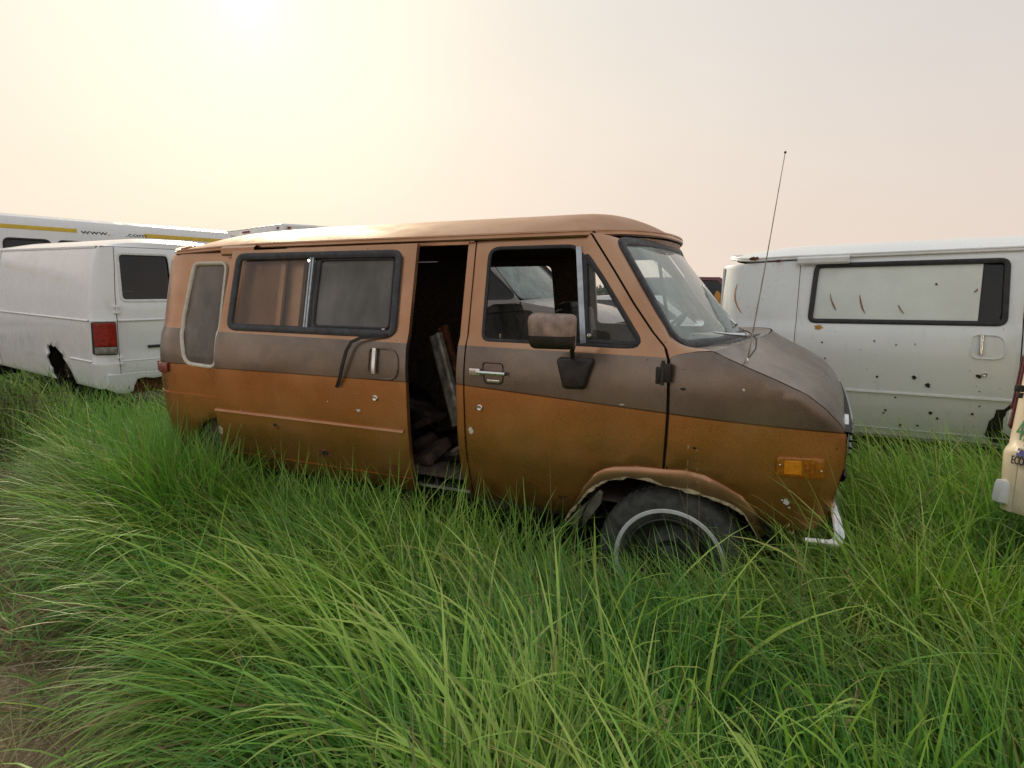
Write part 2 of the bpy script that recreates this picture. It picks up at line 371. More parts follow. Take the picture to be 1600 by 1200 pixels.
GX, GY = np.meshgrid(gx, gy, indexing='ij'); near = (np.abs(GX + 2) < 24) & (np.abs(GY - 9) < 18)
GZ = np.where(near, gz(GX, GY), -.02)
tag(MB().grid(np.stack([GX, GY, GZ], -1)).build('ground', gm.m, smooth=180), 'flat earth yard under the grass', kind='structure')

# ------------------------------------------------------------------ old square-nosed vans (the brown one, and its kin behind)
HINGE = tr([(924, 365), (960, 423), (990, 474), (1020, 519), (1039.5, 543), (1044, 561), (1044, 600), (1043, 645), (1039, 700), (1036, 733)])
ARCH_O = tr([(890, 801), (899, 783), (911, 761), (929, 740), (944, 733), (959, 729.5), (995, 729), (1034, 733), (1070, 735.5), (1100, 743), (1130, 758), (1160, 776), (1181, 800), (1192, 818), (1198, 832)])
ARCH_I = tr([(884, 812), (903, 787), (920, 767), (944, 752), (962, 747), (980, 744.5), (1010, 750), (1034, 757), (1070, 766), (1092, 771), (1115, 777), (1145, 790), (1163, 803), (1178, 827), (1184, 842)])
CREASE = tr([(1113, 548), (1130, 558), (1167, 575), (1213, 595), (1260, 617), (1290, 640), (1312, 663), (1320, 674)])
NOSE = tr([(1323, 680), (1323, 700), (1320, 730), (1310, 757), (1297, 797), (1288, 820)])
WIN_S = [(-2.301, 1.722), (-1.104, 1.715), (-1.098, 1.262), (-2.322, 1.272)]
WIN_D = [(a, b) for a, b in tr(rnd([(765, 387, 20), (898, 383, 22), (942, 432, 40), (1009, 545, 16), (753, 532, 12)]))]
VENT = tr(rnd([(914, 394, 4), (942, 436, 30), (1003, 539, 9), (917, 533, 5)]))
def chevy(root, O, P, xr=XR, slide=(0., 0.), qx=-2.405, qwin=True, full=True, farwin=True):
    W = 2.0
    def NS(x, z, d=0.): return (x, Sd(x, z, xr) + d, z)
    def FS(x, z, d=0.): return (x, W - Sd(x, z, xr) - d, z)
    def DS(x, z, d=0.): return (x + slide[0], Sd(x, z, -9) + slide[1] + d, z)
    K = dict(parent=root, O=O)
    arch_r = [(-2.76 + .41 * math.cos(a), .30 + .41 * math.sin(a)) for a in np.linspace(math.pi - .4, .4, 14)]
    # --- rear quarter
    qo = [(xr + .006, .47)] + arch_r + [(qx, .44), (qx, 1.752), (xr + .006, 1.735)]
    qw = rnd([(-3.065, 1.675, .05), (-2.775, 1.675, .05), (-2.775, 1.03, .06), (-3.05, 1.045, .08), (-3.115, 1.30, .3)])
    qp = panel('rear_quarter_panel', qo, [inset(qw, .012)] if qwin else [], NS, P['side'], bev=.005, res=.05, **K)
    if qwin:
        wf = gasket('side_window_frame', qw, NS, MT['cream'], root, O, .012, .012)
        panel('side_window_glass', inset(qw, .008), [], lambda x, z, d=0: NS(x, z, d + .006), MT['smoke'], wf, O, thick=.004)
    MB().sweep([NS(x, .855 + .004 * x, 0) for x in np.linspace(xr + .12, qx, 14)], [(-.008, -.003), (-.005, .009), (.005, .009), (.008, -.003)], (0, -1, 0), False).build('trim_moulding', P['side'], qp, O)
    mk = tr([(248, 563), (264, 566), (264, 581), (249, 579)])
    if full: panel('side_marker_lamp', rnd([(a, b, .008) for a, b in mk]), [], lambda x, z, d=0: NS(x, z, d - .014), MT['redd'], thick=.016, bev=.004, res=.03, **K)
    panel('far_quarter_panel', [(xr + .006, .47)] + arch_r + [(-2.3, .44), (-2.3, 1.735), (xr + .006, 1.715)], [], FS, P['side'], bev=.004, **K)
    # --- tail: two rear doors with windows
    def RS(y, z, d=0.): return (xr + .012 + .05 * max(0, z - 1.2) ** 1.5 - .03 * (1 - ((y - 1) / .7) ** 2) + d, y, z)
    for a, b in ((.352, .995), (1.005, 1.648)):
        w = rnd([(a + .1, 1.62, .05), (b - .1, 1.62, .05), (b - .1, 1.3, .05), (a + .1, 1.3, .05)])
        rd = panel('rear_door', [(a, .47), (b, .47), (b, 1.715), (a, 1.715)], [w], RS, P['side'], res=.1, **K)
        panel('rear_door_glass', inset(w, -.01), [], lambda y, z, d=0: RS(y, z, d + .012), MT['tint'], rd, O, thick=.004, res=.1)
    # --- roof and gutter
    def roofp(a, t, dz=0.):                           # a 0 rear .. 1 front, t -1 near .. 1 far
        xf = -.43 + .25 * (1 - abs(t) ** 2.2); x0 = xr + .05 + .26 * abs(t) ** 6
        x = x0 + (xf - x0) * a
        fr = min(1, (xf - x) / .42); fr = .22 + .78 * (1 - (1 - fr) ** 2.2)
        rr = min(1, (x - x0) / .6); rr = .55 + .45 * (1 - (1 - rr) ** 2)
        zg = 1.768 - .035 * max(0, (-2.4 - x) / 1.1) ** 1.5 - .012 * max(0, 1 - (xf - x) / .3) * (1 - t * t)
        ye = .150 + .02 * max(0, (-2.9 - x) / .5)
        return (x, 1.0 + t * (1.0 - ye), zg + P.get('crown', .168) * fr * rr * (1 - abs(t) ** 2.7) + dz)
    A = 1 - (1 - np.linspace(0, 1, 34)) ** 1.0; A = np.concatenate([np.linspace(0, .12, 8)[:-1], np.linspace(.12, .86, 22)[:-1], np.linspace(.86, 1, 12)])
    T = np.sign(np.linspace(-1, 1, 33)) * (1 - (1 - np.abs(np.linspace(-1, 1, 33))) ** 1.5)
    rf = MB().grid([[roofp(a, t) for t in T] for a in A]).build('roof', P['roof'], root, O, 60)
    MB().grid([[roofp(a, t, -.035) for t in T[1:-1]] for a in A[1:-1]]).build('headliner', MT['felt'], root, O, 60)
    loop = [roofp(a, -1) for a in A] + [roofp(1, t) for t in T[1:]] + [roofp(a, 1) for a in A[::-1][1:]] + [roofp(0, t) for t in T[::-1][1:-1]]
    ctr = np.array([-1.9, 1.0, 0])
    def Ng(p): v = np.array([np.clip((p[0] + 1.9) / 1.5, -1, 1) ** 9, (p[1] - 1.0) / .85, 0]); return v / np.linalg.norm(v)
    MB().sweep(loop, [(.009, -.02), (.010, .010), (.003, .015), (-.005, .013), (-.004, .006), (-.012, .006), (-.014, .012), (-.022, .009), (-.024, -.02)], Ng).build('rain_gutter', P['gutter'], rf, O, 30)
    # --- sliding door
    so_ = [(-2.352, 1.742), (-1.018, 1.748), (-1.018, 1.25), (-1.008, 1.0), (-1.010, .70), (-1.022, .50), (-1.03, .425), (-2.455, .405), (-2.45, .50), (-2.425, .76), (-2.403, 1.0), (-2.397, 1.25)] if slide[0] else [(-2.40, 1.742), (-1.025, 1.748), (-1.025, .425), (-2.40, .425)]
    wo_ = rnd([(x, z, .06) for x, z in WIN_S])
    sd = panel('sliding_door', so_, [inset(wo_, .014)], DS, P['side'], thick=.03, bev=.005, res=.06, **K)
    gasket('window_gasket', inset(wo_, .016), DS, MT['rubber2'] if full else MT['rubber'], sd, O, .022 if full else .019, .014)
    xd = -1.71
    if full:
        gi = np.array(wo_); ga = [(-2.30, 1.70), (xd, 1.70), (xd, 1.28), (-2.30, 1.28)]; gb = [(xd, 1.70), (-1.12, 1.70), (-1.12, 1.28), (xd, 1.28)]
        panel('window_pane', rnd([(x, z, .04) for x, z in ga]), [], lambda x, z, d=0: DS(x, z, d + .012), MT['see'], sd, O, thick=.004)
        panel('window_pane', rnd([(x, z, .04) for x, z in gb]), [], lambda x, z, d=0: DS(x, z, d + .016), MT['grime'], sd, O, thick=.004)
        MB().sweep([DS(xd + (.004 if 0 else 0), z, .004) for z in np.linspace(1.27, 1.71, 8)], [(-.016, 0), (-.014, .012), (-.004, .012), (-.003, .006), (.003, .006), (.004, .012), (.014, .012), (.016, 0)], (0, -1, .15), False).build('window_divider', MT['alu'], sd, O)
        MB().box(DS(-1.18, 1.30, .004), (.018, .006, .012), bev=.002).build('window_sticker', MT['wtrim'], sd, O)
        # inner fly-screen frame of the front pane
        fr = rnd([(-1.66, 1.675, .03), (-1.155, 1.672, .03), (-1.15, 1.305, .03), (-1.665, 1.308, .03)])
        gasket('screen_frame', fr, lambda x, z, d=0: DS(x, z, d + .010), MT['rubber'], sd, O, .007, .005)
    else:
        bo = rnd([(-2.285, 1.70, .05), (-1.25, 1.695, .005), (-1.26, 1.285, .005), (-2.30, 1.292, .05)])
        panel('window_board', bo, [], lambda x, z, d=0: DS(x, z, d + .012), P.get('board', MT['panel']), sd, O, thick=.004)
        bo = rnd([(-1.246, 1.70, .005), (-1.11, 1.70, .03), (-1.11, 1.28, .03), (-1.256, 1.28, .005)])
        panel('window_pane', bo, [], lambda x, z, d=0: DS(x, z, d + .014), MT['tint'], sd, O, thick=.004)
    # handle in its oval dish
    hz = rnd([(-1.285, 1.205, .03), (-1.105, 1.205, .075), (-1.10, 1.045, .06), (-1.29, 1.05, .05)])
    hz = [(x + (.045 if slide[0] else 0), z) for x, z in hz]
    P0 = np.array(hz); c0 = P0.mean(0); rows = []
    for k, dp in ((1.0, -.003), (.97, -.005), (.93, .004), (.75, .022), (.4, .028), (.02, .028)):
        rows.append([DS(*(c0 + (p - c0) * k), dp - .004) for p in P0])
    dish = MB().grid(rows, False, True).build('handle_dish', P['dish'], sd, O, 60)
    gasket('dish_rim', hz, lambda x, z, d=0: DS(x, z, d - .004), P['dish'], dish, O, .006, .005)
    hb = MB(); q = [DS(-1.232 + (.035 if slide[0] else 0), z, -.012) for z in np.linspace(1.075, 1.205, 6)]
    hb.sweep(q, [(-.012, 0), (-.011, .012), (-.004, .016), (.004, .016), (.011, .012), (.012, 0)], (0, -1, 0), False).build('door_handle', MT['chrome'], sd, O)
    lk = DS(-1.202, .94, 0); MB().lathe([(.016, .004), (.016, -.008), (.012, -.011), (.006, -.008), (.0005, -.008)], lk, 1, 16).build('door_lock', MT['chrome'], sd, O)
    MB().sweep([DS(x, .772 - .006 * (x + 1.03), 0) for x in np.linspace(-2.42, -1.03, 20)], [(-.010, -.003), (-.007, .010), (.005, .012), (.010, -.003)], (0, -1, 0), False).build('trim_moulding', P['trim'], sd, O)
    MB().sweep([DS(x, .50 - .004 * (x + 1.03), 0) for x in np.linspace(-2.44, -1.03, 20)], [(-.004, -.003), (-.002, .005), (.004, .003), (.005, -.003)], (0, -1, 0), False).build('lower_crease', P['side'], sd, O)
    if slide[0]:
        wsx = [(605, 524), (585, 526), (563, 528), (549, 534), (541, 548), (535, 570), (531, 590), (526, 605)]
        q = []
        for i, (u, v) in enumerate(wsx):
            p = at(u, v, on(u, v, slide[1])[1] - .012 - .02 * math.sin(i / 7 * 3)); q.append(p)
        MB().sweep(q, [(-.009, -.004), (-.008, .005), (.008, .005), (.009, -.004)], (0.3, -1, 0), False).build('hanging_weatherstrip', MT['rubber'], sd, O)
    # --- roller-track cover at the gutter
    tk = MB()
    tk.grid([[(x, .135 - y, z) for y, z in ((0, 1.715), (.03, 1.715), (.04, 1.728), (.04, 1.762), (.02, 1.775), (-.03, 1.772))] for x in np.linspace(-2.78 if slide[0] else -2.42, -2.50 if slide[0] else -2.06, 4)])
    tk.build('track_cover', P['gutter'], root, O, 30)
    # --- door opening: jambs, sill, B pillar
    panel('door_pillar', [(-1.062, .43), (-1.020, .43), (-1.020, 1.75), (-1.062, 1.75)], [], lambda x, z, d=0: NS(x, z, d + .002), P['side'], thick=.05, **K)
    panel('rear_jamb', [(qx + .002, .46), (qx + .115, .46), (qx + .115, 1.735), (qx + .002, 1.735)], [], lambda x, z, d=0: NS(x, z, d + .030), P['side'], thick=.03, **K)
    sil = MB().grid([[NS(x, z, d) for z, d in ((.44, .0), (.455, .004), (.46, .06), (.40, .08), (.395, .30), (.55, .31))] for x in np.linspace(-2.4, -1.02, 10)]).build('door_sill', MT['dark'], root, O, 30)
    MB().sweep([NS(x, .445, -.002) for x in np.linspace(-2.3, -1.03, 10)], [(-.008, 0), (-.006, .006), (.006, .006), (.008, 0)], (0, -1, 0), False).build('sill_strip', MT['bone'], sil, O)
    MB().sweep([NS(x, 1.748, .015) for x in np.linspace(-2.3, -1.03, 10)], [(-.012, 0), (-.008, .008), (.008, .008), (.012, 0)], (0, -1, 0), False).build('header_rail', P['side'], root, O)
    # --- front door
    fo = [(-1.012, 1.755)] + [(x - .006, z) for x, z in HINGE] + [ARCH_O[i] for i in (6, 5, 4, 3, 2, 1, 0)] + [(-.50, .41), (-1.012, .415)]
    MB().tube([NS(x + .001, z, .034) for x, z in [(-.42, 1.785)] + HINGE + [(HINGE[-1][0], .66)]], .014, 8).build('hinge_gap_filler', MT['dark'], **K)  # added dark tube, blocks bright sky showing through the hinge gap
    fd = panel('front_door', fo, [WIN_D], NS, P['side'], thick=.03, bev=.005, res=.06, **K)
    gasket('window_frame', WIN_D, NS, MT['rubber'], fd, O, .010, .005, shift=.004)
    va = on(905, 386); vb = on(912, 537)
    MB().sweep([NS(va[0] + (vb[0] - va[0]) * t, va[2] + (vb[2] - va[2]) * t, .004) for t in np.linspace(0, 1, 8)], [(-.014, 0), (-.013, .012), (-.004, .014), (.004, .012), (.013, .014), (.014, 0)], (0, -1, .15), False).build('window_divider', MT['alu'], fd, O)
    vg = gasket('vent_gasket', VENT, NS, MT['rubber'], fd, O, .013, .009)
    vgl = panel('vent_glass', VENT, [], lambda x, z, d=0: NS(x, z, d + .004), MT['clear'], fd, O, thick=.004)
    kp = on(922, 524); MB().lathe([(.012, .0), (.012, -.014), (.009, -.02), (.001, -.022)], NS(kp[0], kp[2], 0), 1, 14).build('vent_latch', MT['chrome'], vgl, O)
    if full:
        lp = on(777, 530); MB().lathe([(.0035, .0), (.0035, .022), (.007, .024), (.007, .03), (.001, .032)], (lp[0], lp[1] + .035, lp[2] - .006), 2, 10).build('lock_pin', MT['chrome'], fd, O)
    # handle
    ho = tr(rnd([(754, 566, 5), (786, 568, 6), (786, 601, 8), (757, 599, 8)])); P0 = np.array(ho); c0 = P0.mean(0)
    rows = [[NS(*(c0 + (p - c0) * k), dp) for p in P0] for k, dp in ((1.03, -.003), (1.0, -.006), (.93, .0), (.85, .022), (.5, .028), (.02, .028))]
    MB().grid(rows, False, True).build('handle_recess', MT['dark'], fd, O, 40)
    ha = on(737, 579); hb_ = on(792, 583)
    hm = MB(); hm.sweep([NS(ha[0] + (hb_[0] - ha[0]) * t, ha[2] + (hb_[2] - ha[2]) * t - .003, -.022) for t in np.linspace(.2, 1, 6)], [(-.009, -.004), (-.008, .006), (0, .009), (.008, .006), (.009, -.004)], (0, -1, 0), False)
    hm.box(NS(ha[0] + .028, ha[2] - .002, -.012), (.06, .026, .034), bev=.005)
    h_ = hm.build('door_handle', MT['chrome'], fd, O)
    bl = on(771, 595); MB().box(NS(bl[0], bl[2], .0), (.07, .012, .012), bev=.004).build('handle_lip', MT['chrome'], h_, O)
    lk = on(750, 637); MB().lathe([(.016, .004), (.016, -.008), (.012, -.011), (.006, -.008), (.0005, -.008)], NS(lk[0], lk[2]), 1, 16).build('door_lock', MT['chrome'], fd, O)
    hg = on(1040, 585); hgm = MB(); hgm.box(NS(hg[0] + .004, hg[2] + .008, -.014), (.044, .03, .082), bev=.005); hgm.box(NS(hg[0] - .030, hg[2] - .006, -.004), (.024, .014, .075), bev=.004); hgm.tube([NS(hg[0] - .008, hg[2] - .045, -.026), NS(hg[0] - .008, hg[2] + .062, -.026)], .008, 10)
    hgm.build('door_hinge', MT['mirrord'], fd, O)
    # mirror
    if full or P.get('mirror'):
        mb_ = tr([(871, 557), (932, 559), (915, 608), (883, 607)])
        rows = []
        for k, dp in ((1.0, 0), (.99, -.018), (.93, -.036), (.8, -.042), (.02, -.044)):
            Q = np.array(rnd([(x, z, .02) for x, z in mb_])); c0 = Q.mean(0); rows.append([NS(*(c0 + (p - c0) * k), dp) for p in Q])
        mi = MB().grid(rows, False, True).build('mirror_bracket', MT['mirrord'], root, O, 50)
        a0 = NS(-.43, 1.205, -.03); MB().tube([a0, (-.415, -.06, 1.235), (-.385, -.12, 1.27), (-.37, -.17, 1.31), (-.372, -.20, 1.335), (-.40, -.21, 1.335)], .011, 8).build('mirror_arm', MT['dark'], mi, O)
        h = MB(); c = np.array([-.458, -.215, 1.333])
        def sect(k, y):                               # rounded-rectangle section of the mirror shell
            w, hh = .108 * k, .078 * k
            return [c + np.array([px, y, pz]) for px, pz in rnd([(-w, hh, .035), (w, hh * .93, .03), (w * .96, -hh, .03), (-w * .88, -hh * 1.02, .035)])]
        h.grid([sect(.02, -.050), sect(.6, -.048), sect(.88, -.036), sect(.97, -.012), sect(1.0, .02), sect(1.0, .035), sect(.95, .036), sect(.02, .034)], False, True)
        mh = h.build('mirror_housing', MT['mirror'], mi, O, 60)
        lo = MB(); 
        lo.grid([[p if p[2] < c[2] - .020 else np.array([p[0], p[1], c[2] - .020]) for p in [q + np.array([0, -.0025, 0]) + (q - c) * np.array([.012, .02, .012]) for q in sec]] for sec in (sect(.02, -.050), sect(.6, -.048), sect(.88, -.036), sect(.97, -.012), sect(1.0, .02))], False, True)
        lo.build('mirror_lower_cover', MT['mirrord'], mh, O, 60)
    # --- front fender
    xo = [(x + .007, z) for x, z in HINGE[::-1][:6]]
    fe = xo[::-1]
    belt = [(.012, 1.222), (.06, 1.237), (.12, 1.248)]
    fo = belt + CREASE + NOSE + [(.655, .49), (.52, .47)] + [ARCH_O[i] for i in (13, 12, 11, 10, 9, 8)] + [(ARCH_O[7][0] + .004, ARCH_O[7][1])] + xo[:5]
    for nm, f_ in (('front_fender', NS), ('far_fender', FS)):
        ff = panel(nm, fo, [], f_, P['fender'], thick=.03, bev=.006, res=.05, **K)
        # wheel-arch lip
        rows = []; jit = np.interp(np.linspace(0, 1, 60), np.linspace(0, 1, 25), rng.normal(0, .008, 25))
        AO = np.array(dens(ARCH_O, .02, False)); AI = np.array(ARCH_I); 
        sA = np.linspace(0, 1, 60)
        def res_(Q):
            Q = np.array(Q); L = np.r_[0, np.cumsum(np.linalg.norm(np.diff(Q, axis=0), axis=1))]; L /= L[-1]
            return np.stack([np.interp(sA, L, Q[:, 0]), np.interp(sA, L, Q[:, 1])], -1)
        AO, AI = res_(ARCH_O), res_(ARCH_I)
        for k, dp in ((-.03, .004), (0, -.002), (.18, -.008), (.6, -.012), (1.0, -.010), (1.0, .03)):
            rows.append([f_(*(AO[i] + (AI[i] - AO[i]) * k + (np.array([0, jit[i]]) if k == 1 else 0)), dp) for i in range(60)])
        al = MB().grid(rows).build('wheel_arch_lip', P['lip'], ff, O, 50)
        if full and f_ is NS:
            rows = []
            j1 = np.interp(sA, np.linspace(0, 1, 19), np.abs(rng.normal(.008, .011, 19))); j2 = np.abs(rng.normal(.006, .005, 60)) * (np.sin(sA * 9) > -.5)
            rows = [[f_(*(AI[i] + (AO[i] - AI[i]) * .02 + np.array([0, j1[i]])), -.014) for i in range(60)], [f_(*(AI[i] - np.array([0, j2[i]])), -.012) for i in range(60)], [f_(*(AI[i] - np.array([0, j2[i]])), .0) for i in range(60)]]
            MB().grid(rows).build('peeling_filler', MT['primer'], al, O, 20)
    if full:
        fl = tr([(884, 815), (934, 768), (939, 772), (936, 790), (900, 835)])
        panel('splash_guard', fl, [], lambda x, z, d=0: NS(x, z, d + .02), MT['bone'], thick=.02, res=.05, **K)
    # wheel wells (dark inner arches)
    for cx in (.03, -2.76):
        for s in (0, 1):
            ww = MB(); aa = np.linspace(-.35, math.pi + .35, 20)
            ww.grid([[(cx + .45 * math.cos(a) * 1.02, (y if s == 0 else W - y), .28 + .43 * math.sin(a)) for a in aa] for y in (.07, .50)])
            ww.add([(cx, .5 if s == 0 else W - .5, .28)] + [(cx + .45 * math.cos(a) * 1.02, (.5 if s == 0 else W - .5), .28 + .43 * math.sin(a)) for a in aa], [(0, i + 1, i + 2) for i in range(19)])
            ww.build('wheel_well', MT['rubber'], root, O)
            wheel_parts(root, O, (cx, .155 if s == 0 else W - .155, .265), -1 if s == 0 else 1, full and cx > 0)
    # --- windscreen, pillars, cowl, hood
    def WS(y, z, d=0.):
        t = (y - 1.0) / .82; b = .10 + .065 * min(1.3, (1.75 - z) / .5)
        return (-.318 + (1.752 - z) * .70 + b * (1 - abs(t) ** 2.3) - d * .8, y, z - d * .5)
    wz0, wz1 = 1.243, 1.752
    wout = rnd([(.235, wz1 - .004, .07), (.60, wz1 + .006, 0), (1.40, wz1 + .006, 0), (1.765, wz1 - .004, .07), (1.86, wz0 + .005, .09), (1.5, wz0, 0), (.5, wz0, 0), (.14, wz0 + .005, .09)], 7)
    wsg = panel('windshield', inset(wout, .01), [], WS, MT['shield'], thick=.005, res=.08, **K)
    gasket('windshield_gasket', wout, WS, MT['rubber2'], wsg, O, .026, .014, N=(.8, -.1, .55), shift=.012)
    for nm, mir in (('windshield_pillar', 0), ('far_windshield_pillar', 1)):
        A_ = dens([NS(x + .007, z, 0) for x, z in [(-.425, 1.775)] + HINGE[:6]] + [NS(x, z, 0) for x, z in [(.012, 1.218), (.06, 1.235), (.12, 1.246), (.183, 1.252), (.215, 1.242)]], .03, False)
        Wl = np.array(wout); lo = np.argmin(np.hypot(Wl[:, 0] - .23, Wl[:, 1] - wz1)); ring = [tuple(p) for p in Wl]
        left = [p for p in ring if p[0] < .61]
        i0 = max(range(len(left)), key=lambda i: left[i][1] + left[i][0])
        topc = [p for p in left if p[1] > 1.5]; botc = [p for p in left if p[1] <= 1.5]
        topc.sort(key=lambda p: -p[0] - p[1] * 3 if p[1] < 1.72 else -10 - p[0]); 
        topc = sorted([p for p in topc], key=lambda p: (-(p[1]), -p[0]))
        botc = sorted([p for p in botc], key=lambda p: (p[0] if p[1] < 1.30 and p[0] > .2 else 0) - (p[1] if p[0] <= .2 else 0))
        path = [p for p in topc if p[0] < .42] + [p for p in botc if p[0] < .36]
        B_ = dens([WS(y, z, .004) for y, z in path], .03, False)
        def rs(Q, n=40):
            Q = np.array(Q); L = np.r_[0, np.cumsum(np.linalg.norm(np.diff(Q, axis=0), axis=1))]; L /= L[-1]; s_ = np.linspace(0, 1, n)
            return np.stack([np.interp(s_, L, Q[:, k]) for k in range(3)], -1)
        # match the two edges by height along the pillar, then by length along the foot
        a_, b_ = rs(A_), rs(B_)
        rows = []
        for k in np.linspace(0, 1, 6):
            r_ = a_ * (1 - k) + b_ * k; r_ = r_ + np.array([.012, -.012, .004]) * (4 * k * (1 - k))
            rows.append(r_)
        rows = [a_ + np.array([.0, .03, 0])] + rows
        G = np.array(rows)
        if mir: G[..., 1] = W - G[..., 1]
        MB().grid(G).build(nm, P['pillar'], root, O, 50)
    # header strip between roof lip and glass
    hdr = []
    for k in np.linspace(0, 1, 4):
        hdr.append([np.array(roofp(1, t, -.02)) * (1 - k) + np.array(WS(1.0 + t * .80, wz1 - .01, .006)) * k for t in np.linspace(-1, 1, 25)])
    MB().grid(hdr).build('windshield_header', P['pillar'], root, O, 50)
    cr = np.array([NS(x, z, 0) for x, z in CREASE])
    def hoodp(k, t):
        s_ = np.linspace(0, 1, len(cr)); c = np.array([np.interp(k, s_, cr[:, i]) for i in range(3)])
        return (c[0] + (.17 - .155 * k) * (1 - abs(t) ** 2.2), 1.0 + t * (1.0 - c[1] - .004), c[2] + .004 + (.030 - .014 * k) * (1 - t * t) - .012 * max(0, abs(t) - .9) * 10 * 0)
    hk = np.linspace(.03, 1, 22); ht = np.linspace(-1, 1, 31)
    hd = MB().grid([[hoodp(k, t) for t in ht] for k in hk]).build('hood', P['hood'], root, O, 60)
    cw = []
    for k in np.linspace(0, 1, 5):
        cw.append([np.array(WS(1.0 + t * .78, wz0 + .006, .012)) * (1 - k) + (np.array(hoodp(.02, t * .985)) + np.array([-.006, 0, -.004])) * k for t in np.linspace(-1, 1, 31)])
    cl = MB().grid(cw).build('cowl', P['cowl'], root, O, 60)
    vp = []
    for k in (.25, .85): vp.append([np.array(cw[0][j]) * (1 - k) + np.array(cw[-1][j]) * k + np.array([0, 0, .006]) for j in range(3, 13)])
    lv = MB()
    for j in range(9):
        a, b, c_, d_ = vp[0][j], vp[0][j + 1], vp[1][j + 1], vp[1][j]
        lv.add([a, a + (b - a) * .6 + np.array([0, 0, .006]), d_ + (c_ - d_) * .6 + np.array([0, 0, .006]), d_], [(0, 1, 2, 3)])
    lv.build('cowl_vent', MT['rubber'], cl, O)
    # --- nose
    ns = np.array([NS(x, z, 0) for x, z in [CREASE[-1]] + NOSE])
    def nosep(k, t, dx=0.):
        s_ = np.linspace(0, 1, len(ns)); c = np.array([np.interp(k, s_, ns[:, i]) for i in range(3)])
        return (c[0] + dx + .015 * (1 - abs(t) ** 2.2), 1.0 + t * (1.0 - c[1]), c[2])
    fp = MB().grid([[nosep(k, t) for t in np.linspace(-1, 1, 25)] for k in np.linspace(0, 1, 10)]).build('nose_panel', P['fender'], root, O, 50)
    gr = MB(); kk = np.linspace(.10, .62, 7)
    gr.grid([[nosep(k, t, dx) for t in np.linspace(-.985, .985, 25)] for k, dx in ((.04, .0), (.05, .020), (.10, .024), (.12, .008), (.58, .008), (.60, .020), (.64, .016), (.65, .0))])
    gb_ = gr.build('grille_surround', MT['dark'], root, O, 40)
    sl_ = MB()
    for k in np.linspace(.16, .56, 7): sl_.grid([[nosep(k + dk, t, dx) for t in np.linspace(-.6, .6, 15)] for dk, dx in ((-.012, .012), (-.01, .03), (.01, .03), (.012, .012))])
    sl_.build('grille_bars', MT['alu'], gb_, O)
    for t in (-.72, .72):
        c = np.array(nosep(.36, t, -.004)); MB().lathe([(.11, -.01), (.11, .006), (.095, .010), (.09, .0), (.06, .008), (.001, .012)], c, 0, 28).build('headlamp', MT['chrome'], gb_, O)
    # --- bumper with its near end bent down and back
    bp = MB()
    def bprof(p, n): return p
    path = [(.700 + .03 * (1 - abs(t) ** 2), 1.0 + t * .86, .40) for t in np.linspace(-.9, 1, 18)]
    bp.sweep(path, [(-.065, 0), (-.055, .02), (0, .035), (.055, .02), (.065, 0)], (1, 0, 0), False)
    bmp = bp.build('front_bumper', MT['chrome'], root, O, 50)
    if full:
        q = [at(u, v, Y) for u, v, Y in [(1258, 846, .06), (1275, 850, .04), (1298, 853, .02), (1310, 849, .02), (1314, 836, .04), (1309, 812, .08), (1303, 792, .12), (1299, 776, .16)]]
        bw = [.012, .016, .018, .018, .016, .014, .011, .006]
        rows = []
        for i, p in enumerate(q):
            t_ = q[min(i + 1, 7)] - q[max(i - 1, 0)]; t_ /= np.linalg.norm(t_); n_ = np.cross(t_, np.array([0, 1, 0])); n_ /= np.linalg.norm(n_)
            w = bw[i] * 1.5
            rows.append([p + n_ * w, p + n_ * w * .4 + np.array([0, -.012, 0]), p - n_ * w * .6 + np.array([0, -.008, 0]), p - n_ * w + np.array([0, .03, 0]), p - n_ * w * .5 + np.array([0, .10, 0])])
        MB().grid(rows).build('bent_bumper_end', MT['chrome'], bmp, O, 50)
        mo = tr(rnd([(1214, 713, 6), (1289, 716, 6), (1288, 749, 6), (1213, 742, 6)])); 
        mk = panel('side_marker_lamp', mo, [], lambda x, z, d=0: NS(x, z, d - .016), MT['amberd'], thick=.018, bev=.006, res=.03, **K)
        ao = tr([(1226, 718), (1253, 719.5), (1252.5, 741), (1225, 739)]); panel('lens', ao, [], lambda x, z, d=0: NS(x, z, d - .0185), MT['amber'], mk, O, thick=.004, bev=.002, res=.03)
        rb = MB()
        for u in (1258, 1266, 1274): a, b = on(u, 722), on(u, 742); rb.sweep([NS(a[0], a[2], -.016), NS(b[0], b[2], -.016)], [(-.002, 0), (0, .003), (.002, 0)], (0, -1, 0), False)
        a, b = on(1255, 731), on(1280, 732); rb.sweep([NS(a[0], a[2], -.016), NS(b[0], b[2], -.016)], [(-.002, 0), (0, .003), (.002, 0)], (0, -1, 0), False)
        rb.build('lens_ribs', MT['amberd'], mk, O)
        for u, v in ((1219, 725), (1283.5, 735)): s_ = on(u, v); MB().lathe([(.0045, 0), (.0045, -.003), (.001, -.004)], NS(s_[0], s_[2], -.017), 1, 10).build('lens_screw', MT['chrome'], mk, O)
        # wipers, antenna
        for (a, b) in ((((1115, 519, .40), (1140, 522, .42)), ((1140, 522, .42), (1167, 524, .45))), (((1127, 489, 1.2), (1138, 497, 1.15)), ((1138, 497, 1.15), (1150, 508, 1.1)))):
            wm = MB(); pts = [at(*a[0]), at(*a[1]), at(*b[1])]; wm.tube(pts, [.004, .006, .012], 8)
            wi = wm.build('wiper', MT['chrome'], root, O)
        ab = at(1167, 579, .125); tip = at(1227, 238, .15)
        am = MB(); am.lathe([(.018, -.012), (.02, .0), (.018, .006), (.012, .010), (.012, .03), (.008, .034), (.006, .055), (.001, .056)], ab, 2, 16)
